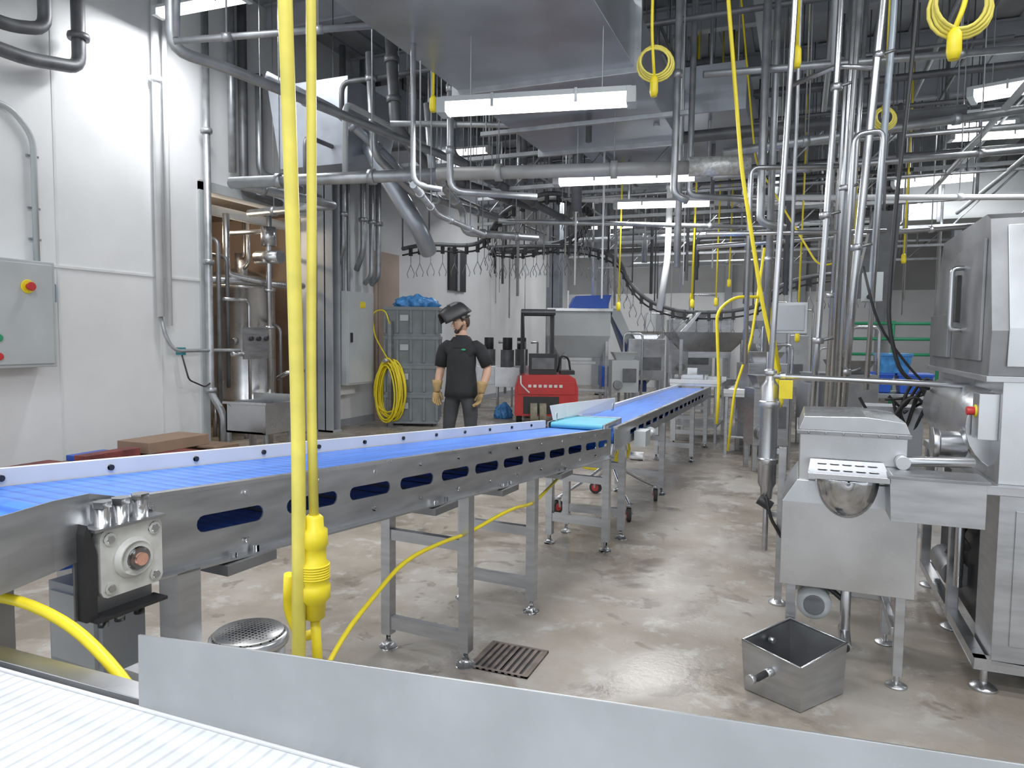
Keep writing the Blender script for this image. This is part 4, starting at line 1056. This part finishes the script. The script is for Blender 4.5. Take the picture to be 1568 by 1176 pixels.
b = B(); random.seed(11)
for i in range(46):
    y = rnd(6.5, 20); z = rnd(3.4, 5.1); x0 = rnd(-5.5, 0); x1 = x0+rnd(2.5, 7); r = random.choice((.02, .025, .03, .045, .06)); m = random.choice((galv, galv, galvd, galvd, lgrey))
    x1 = min(x1, 8)
    pts = [(x0, y, z), (x1, y, z)]
    if rnd(0, 1) < .6: pts = [(x0, y, z-rnd(.4, 1.0))]+pts
    if rnd(0, 1) < .4: pts = pts+[(x1, y+rnd(.5, 1.5), z)]
    b.tube(pts, r, m, 8, .12)
    for t in (.2, .8): xx = x0+(x1-x0)*t; b.cyl((xx, y, z), (xx, y, 5.96), .007, galvd, 5)
for i in range(26):
    x = rnd(-6, 6); z = rnd(3.5, 5.1); y0 = rnd(5, 10); y1 = min(21.5, y0+rnd(3, 9)); r = random.choice((.02, .03, .045)); m = random.choice((galv, galvd, lgrey))
    b.tube([(x, y0, z), (x, y1, z)] if i % 2 else [(x, y0, z-.7), (x, y0, z), (x, y1, z), (x+.6, y1, z)], r, m, 8, .12)
    for t in (.15, .85): b.cyl((x, y0+(y1-y0)*t, z), (x, y0+(y1-y0)*t, 5.96), .007, galvd, 5)
for i in range(60):
    cy = rnd(8, 19); cx_ = cy*rnd(-.03, .60); p = S(cx_, cy); z0 = rnd(1.9, 3.2)
    b.cyl((p[0], p[1], z0), (p[0], p[1], 5.96), random.choice((.008, .012, .02, .03)), random.choice((galv, galvd, steel2, whitep)), 6)
b.done('overhead_pipework')

b = B()
for yy in (8.2, 10.6, 13, 15.5, 18):
    for z in (3.3, 3.7):
        b.box((-4.9, yy-.03, z), (4.5, yy+.03, z+.045), galv)
    for i in range(12): b.tube([(-4.9+i*.78, yy, 3.3), (-4.5+i*.78, yy, 3.72)], .012, galv, 5)
    for x in (-4.5, -1, 2, 4.3): b.cyl((x, yy, 3.3), (x, yy, 5.96), .02, galv, 6)
b.done('overhead_support_framing')

# ------------------------------------------------------------------ overhead shackle conveyor
def spline(P, n=10):
    P = [Vector(p) for p in P]; out = []
    for i in range(len(P)-1):
        p0 = P[max(0, i-1)]; p1 = P[i]; p2 = P[i+1]; p3 = P[min(len(P)-1, i+2)]
        for k in range(n):
            t = k/n; out.append(.5*((2*p1)+(p2-p0)*t+(2*p0-5*p1+4*p2-p3)*t*t+(-p0+3*p1-3*p2+p3)*t**3))
    out.append(P[-1]); return out
b = B()
paths = [[(-1.9, 12.3, 3.0), (-1.41, 12, 3.04), (-.59, 12, 3.07), (-.14, 11, 3.41), (.44, 10.5, 3.59), (.96, 11, 3.62), (1.3, 12, 3.55), (1.0, 13, 3.3), (.2, 13.4, 3.12), (-.46, 13, 3.12), (.4, 12.8, 3.13), (1.26, 13, 3.14), (1.79, 12.5, 2.89), (2.0, 12, 2.40), (2.38, 12, 2.10), (3.04, 12, 1.96), (3.87, 11.5, 2.03), (4.15, 11, 2.35), (4.8, 11, 2.52), (5.6, 11.3, 2.55)]]
for P in paths:
    sp_ = spline([S(*p) for p in P], 9)
    b.tube(sp_, .036, galvd, 6)
    b.tube([p+Vector((0, 0, -.11)) for p in sp_], .016, blk, 5)
    last = sp_[0]
    for i in range(1, len(sp_)):
        d = sp_[i]-last
        while d.length > .20:
            last = last+d.normalized()*.20; d = sp_[i]-last
            p = last.copy()
            b.box((p.x-.025, p.y-.025, p.z-.15), (p.x+.025, p.y+.025, p.z+.02), blk)
            b.tube([p+Vector((0, 0, -.14)), p+Vector((0, 0, -.30)), p+Vector((.06, .02, -.45)), p+Vector((.045, .01, -.52))], .006, steeld, 4)
            b.tube([p+Vector((0, 0, -.30)), p+Vector((-.06, -.02, -.45)), p+Vector((-.045, -.01, -.52))], .006, steeld, 4)
    for i in range(0, len(sp_), 9): b.cyl(sp_[i], (sp_[i].x, sp_[i].y, 5.96), .012, galvd, 6)
b.done('overhead_shackle_conveyor')

# ------------------------------------------------------------------ yellow drop cords and tape
def cord(name, pts, r, plug=True, coil=None, mt=None):
    t = B(); P = [Vector(S(*p)) for p in pts]; t.tube(P, r, mt or yel, 8, .1)
    if plug:
        e = P[-1]; t.lathe([(r*1.4, .0), (r*2.6, -.02), (r*2.8, -.09), (r*2, -.12)][::-1], e, yel, 12)
    if coil:
        c_ = Vector(S(*coil[:3])); R_ = coil[3]
        for k in range(4):
            t.tube([c_+Vector(((R_+.008*k)*math.cos(a)*CT*(1+.1*math.sin(k+a)), (R_)*math.cos(a)*ST+.01*k, (R_+.01*k)*math.sin(a)*.9)) for a in [2*math.pi*i/20 for i in range(20)]], r*.8, yelt, 6, closed=True)
    t.done(name)
cord('yellow_drop_cord', [(.80, 4.3, 5.96), (.80, 4.3, 3.3), (.82, 4.3, 3.05)], .009, True, (.82, 4.3, 3.13, .085))
cord('yellow_drop_cord', [(1.78, 2.9, 5.96), (1.78, 2.9, 2.85), (1.74, 2.9, 2.74)], .010, True, (1.76, 2.9, 2.83, .10))
cord('yellow_drop_cord', [(1.58, 4.1, 5.96), (1.58, 4.1, 3.15)], .009, True)
cord('yellow_drop_cord', [(2.65, 5.2, 5.96), (2.65, 5.2, 3.2)], .009, True, (2.65, 5.2, 3.1, .06))
for (x, y, z) in ((1.45, 9.8, 2.0), (2.46, 9.8, 2.05), (2.9, 10.2, 2.1), (3.2, 10.6, 2.4), (2.7, 10.8, 2.2), (4.5, 9.5, 2.2), (4.9, 9.0, 2.6), (3.6, 9.0, 1.6), (-.63, 5.6, 3.35)):
    cord('yellow_drop_cord', [(x, y, 5.96), (x+.02, y, (z+6)/2), (x, y, z)], .011, True)
cord('yellow_safety_strap', [(1.28, 5.0, 5.96), (1.30, 4.5, 3.6), (1.40, 4.45, 2.55), (1.55, 4.45, 1.75), (1.66, 4.45, 1.30), (1.67, 4.45, 1.2)], .013, True)
cord('yellow_hose_loop', [(1.83, 6.3, .75), (1.84, 6.3, 1.1), (1.80, 6.3, 1.75), (1.95, 6.3, 1.88), (2.25, 6.3, 1.88), (2.30, 6.3, 1.6), (2.38, 6.3, 1.2)], .014, False)
cord('yellow_hose_loop', [(2.15, 7, .4), (2.2, 7, 1.0), (2.35, 7, 1.5), (2.45, 7, 2.4)], .013, False)
cord('yellow_hose_loop', [(2.0, 7, 5.96), (2.3, 6.9, 3.2), (2.9, 6.8, 2.2), (3.3, 6.8, 2.3)], .009, False)
b = B(); p = S(1.98, 5.1, 1.67); b.box((p[0]-.12, p[1]-.06, p[2]-.12), (p[0]+.12, p[1]+.06, p[2]+.1), galv); b.cyl((p[0], p[1], p[2]+.1), (p[0], p[1], 5.96), .012, galv, 8)
b.box((p[0]-.10, p[1]-.07, p[2]-.10), (p[0]+.10, p[1]-.06, p[2]+.08), greyp); b.done('junction_box', bevel=.003)
b = B(); p = S(3.6, 7.2, 2.35)
b.prism([(-.18, -.42), (.20, -.42), (.26, .45), (.0, .45)], 'y', -.03, .03, galvd); b.cyl((.1, 0, .4), (.1, 0, 5.96-p[2]), .015, galv, 8)
b.done('suspended_splash_panel', p, TH)
b = B()
for k in range(26):
    z = 5.9-k*.05
    b.tube([Vector(S(-1.29, 4.4, z-.6))+(Vector((.012*math.cos(a), 0, .03*math.sin(a))) if k % 2 else Vector((0, .012*math.cos(a), .03*math.sin(a)))) for a in [2*math.pi*i/8 for i in range(8)]], .004, galv, 4, closed=True)
b.cyl(S(-1.29, 4.4, 5.3), S(-1.29, 4.4, 5.96), .008, galv, 6)
b.done('hanging_chain')
b = B()
for z in (1.25, 1.55, 1.85): b.tube([S(6.6, 14, z), S(9.2, 13.5, z)], .03, green, 8)
for x in (6.6, 7.4, 8.2, 9.1): b.cyl(S(x, 14-(x-6.6)*.19, 0), S(x, 14-(x-6.6)*.19, 1.9), .03, green, 8)
b.done('green_guard_rail')
b = B()
for (x, y, z, m) in ((4.4, 8.6, .9, blue), (4.75, 8.4, .9, blue), (4.55, 8.5, 1.13, plastic_wrap)):
    p = S(x, y); b.frus((p[0]-.15, p[1]-.2), (p[0]+.15, p[1]+.2), z, (p[0]-.18, p[1]-.23), (p[0]+.18, p[1]+.23), z+.22, m); b.box((p[0]-.19, p[1]-.24, z+.2), (p[0]+.19, p[1]+.24, z+.23), m)
p = S(4.6, 8.5); b.box((p[0]-.5, p[1]-.35, .84), (p[0]+.5, p[1]+.35, .895), steel2)
for sx in (-.45, .45):
    for sy in (-.3, .3): b.box((p[0]+sx-.025, p[1]+sy-.025, 0), (p[0]+sx+.025, p[1]+sy+.025, .84), steel)
b.done('blue_totes_on_table', bevel=.005)
b = B(); random.seed(5)
for i in range(9):
    x0 = rnd(2.6, 3.0); x1 = rnd(3.0, 3.5)
    b.tube([S(x0, 5.4, 1.0+rnd(-.1, .1)), S((x0+x1)/2, 5.4, .8+rnd(-.1, .3)), S(x1, 5.3, 1.2+rnd(-.1, .1)), S(x1+.2, 5.3, .9)], .012, blk, 6, .15)
b.box(tuple(S(2.75, 5.5, .0)), tuple(Vector(S(2.75, 5.5, 1.0))+Vector((.4, .3, 0))), greyp)
b.done('pump_motor_cabling', bevel=.003)
for (x, y) in ((-.1, 14.5), (.2, 15.5), (-.5, 15.2)):
    b = B(); p = (0, 0); b.box((p[0]-.25, p[1]-.2, .5), (p[0]+.25, p[1]+.2, .9), steel2); b.cyl((p[0], p[1], .9), (p[0], p[1], 1.25), .14, galvd, 18); b.cyl((p[0], p[1], 1.25), (p[0], p[1], 1.5), .1, blk, 16)
    for sx in (-.2, .2):
        for sy in (-.15, .15): b.cyl((p[0]+sx, p[1]+sy, 0), (p[0]+sx, p[1]+sy, .5), .02, steel, 8)
    b.tube([(.2, 0, 1.4), (.35, 0, 1.4), (.35, 0, .3)], .03, steel)
    b.done('vacuum_pump_unit', S(x, y), TH, bevel=.005)

# ------------------------------------------------------------------ camera
cd = bpy.data.cameras.new('camera'); cam = bpy.data.objects.new('camera', cd); SC.collection.objects.link(cam)
cd.sensor_width = 36; cd.lens = 24.96; cd.clip_start = .02
R = Matrix.Rotation(TH, 4, 'Z') @ Matrix.Rotation(math.radians(90-3.74), 4, 'X') @ Matrix.Rotation(math.radians(.6), 4, 'Z')
cam.matrix_world = Matrix.Translation((0, 0, 1.5)) @ R
SC.camera = cam
SC.view_settings.view_transform = 'Standard'
SC.view_settings.look = 'None'
SC.view_settings.exposure = 0.12
SC.view_settings.gamma = 1.08
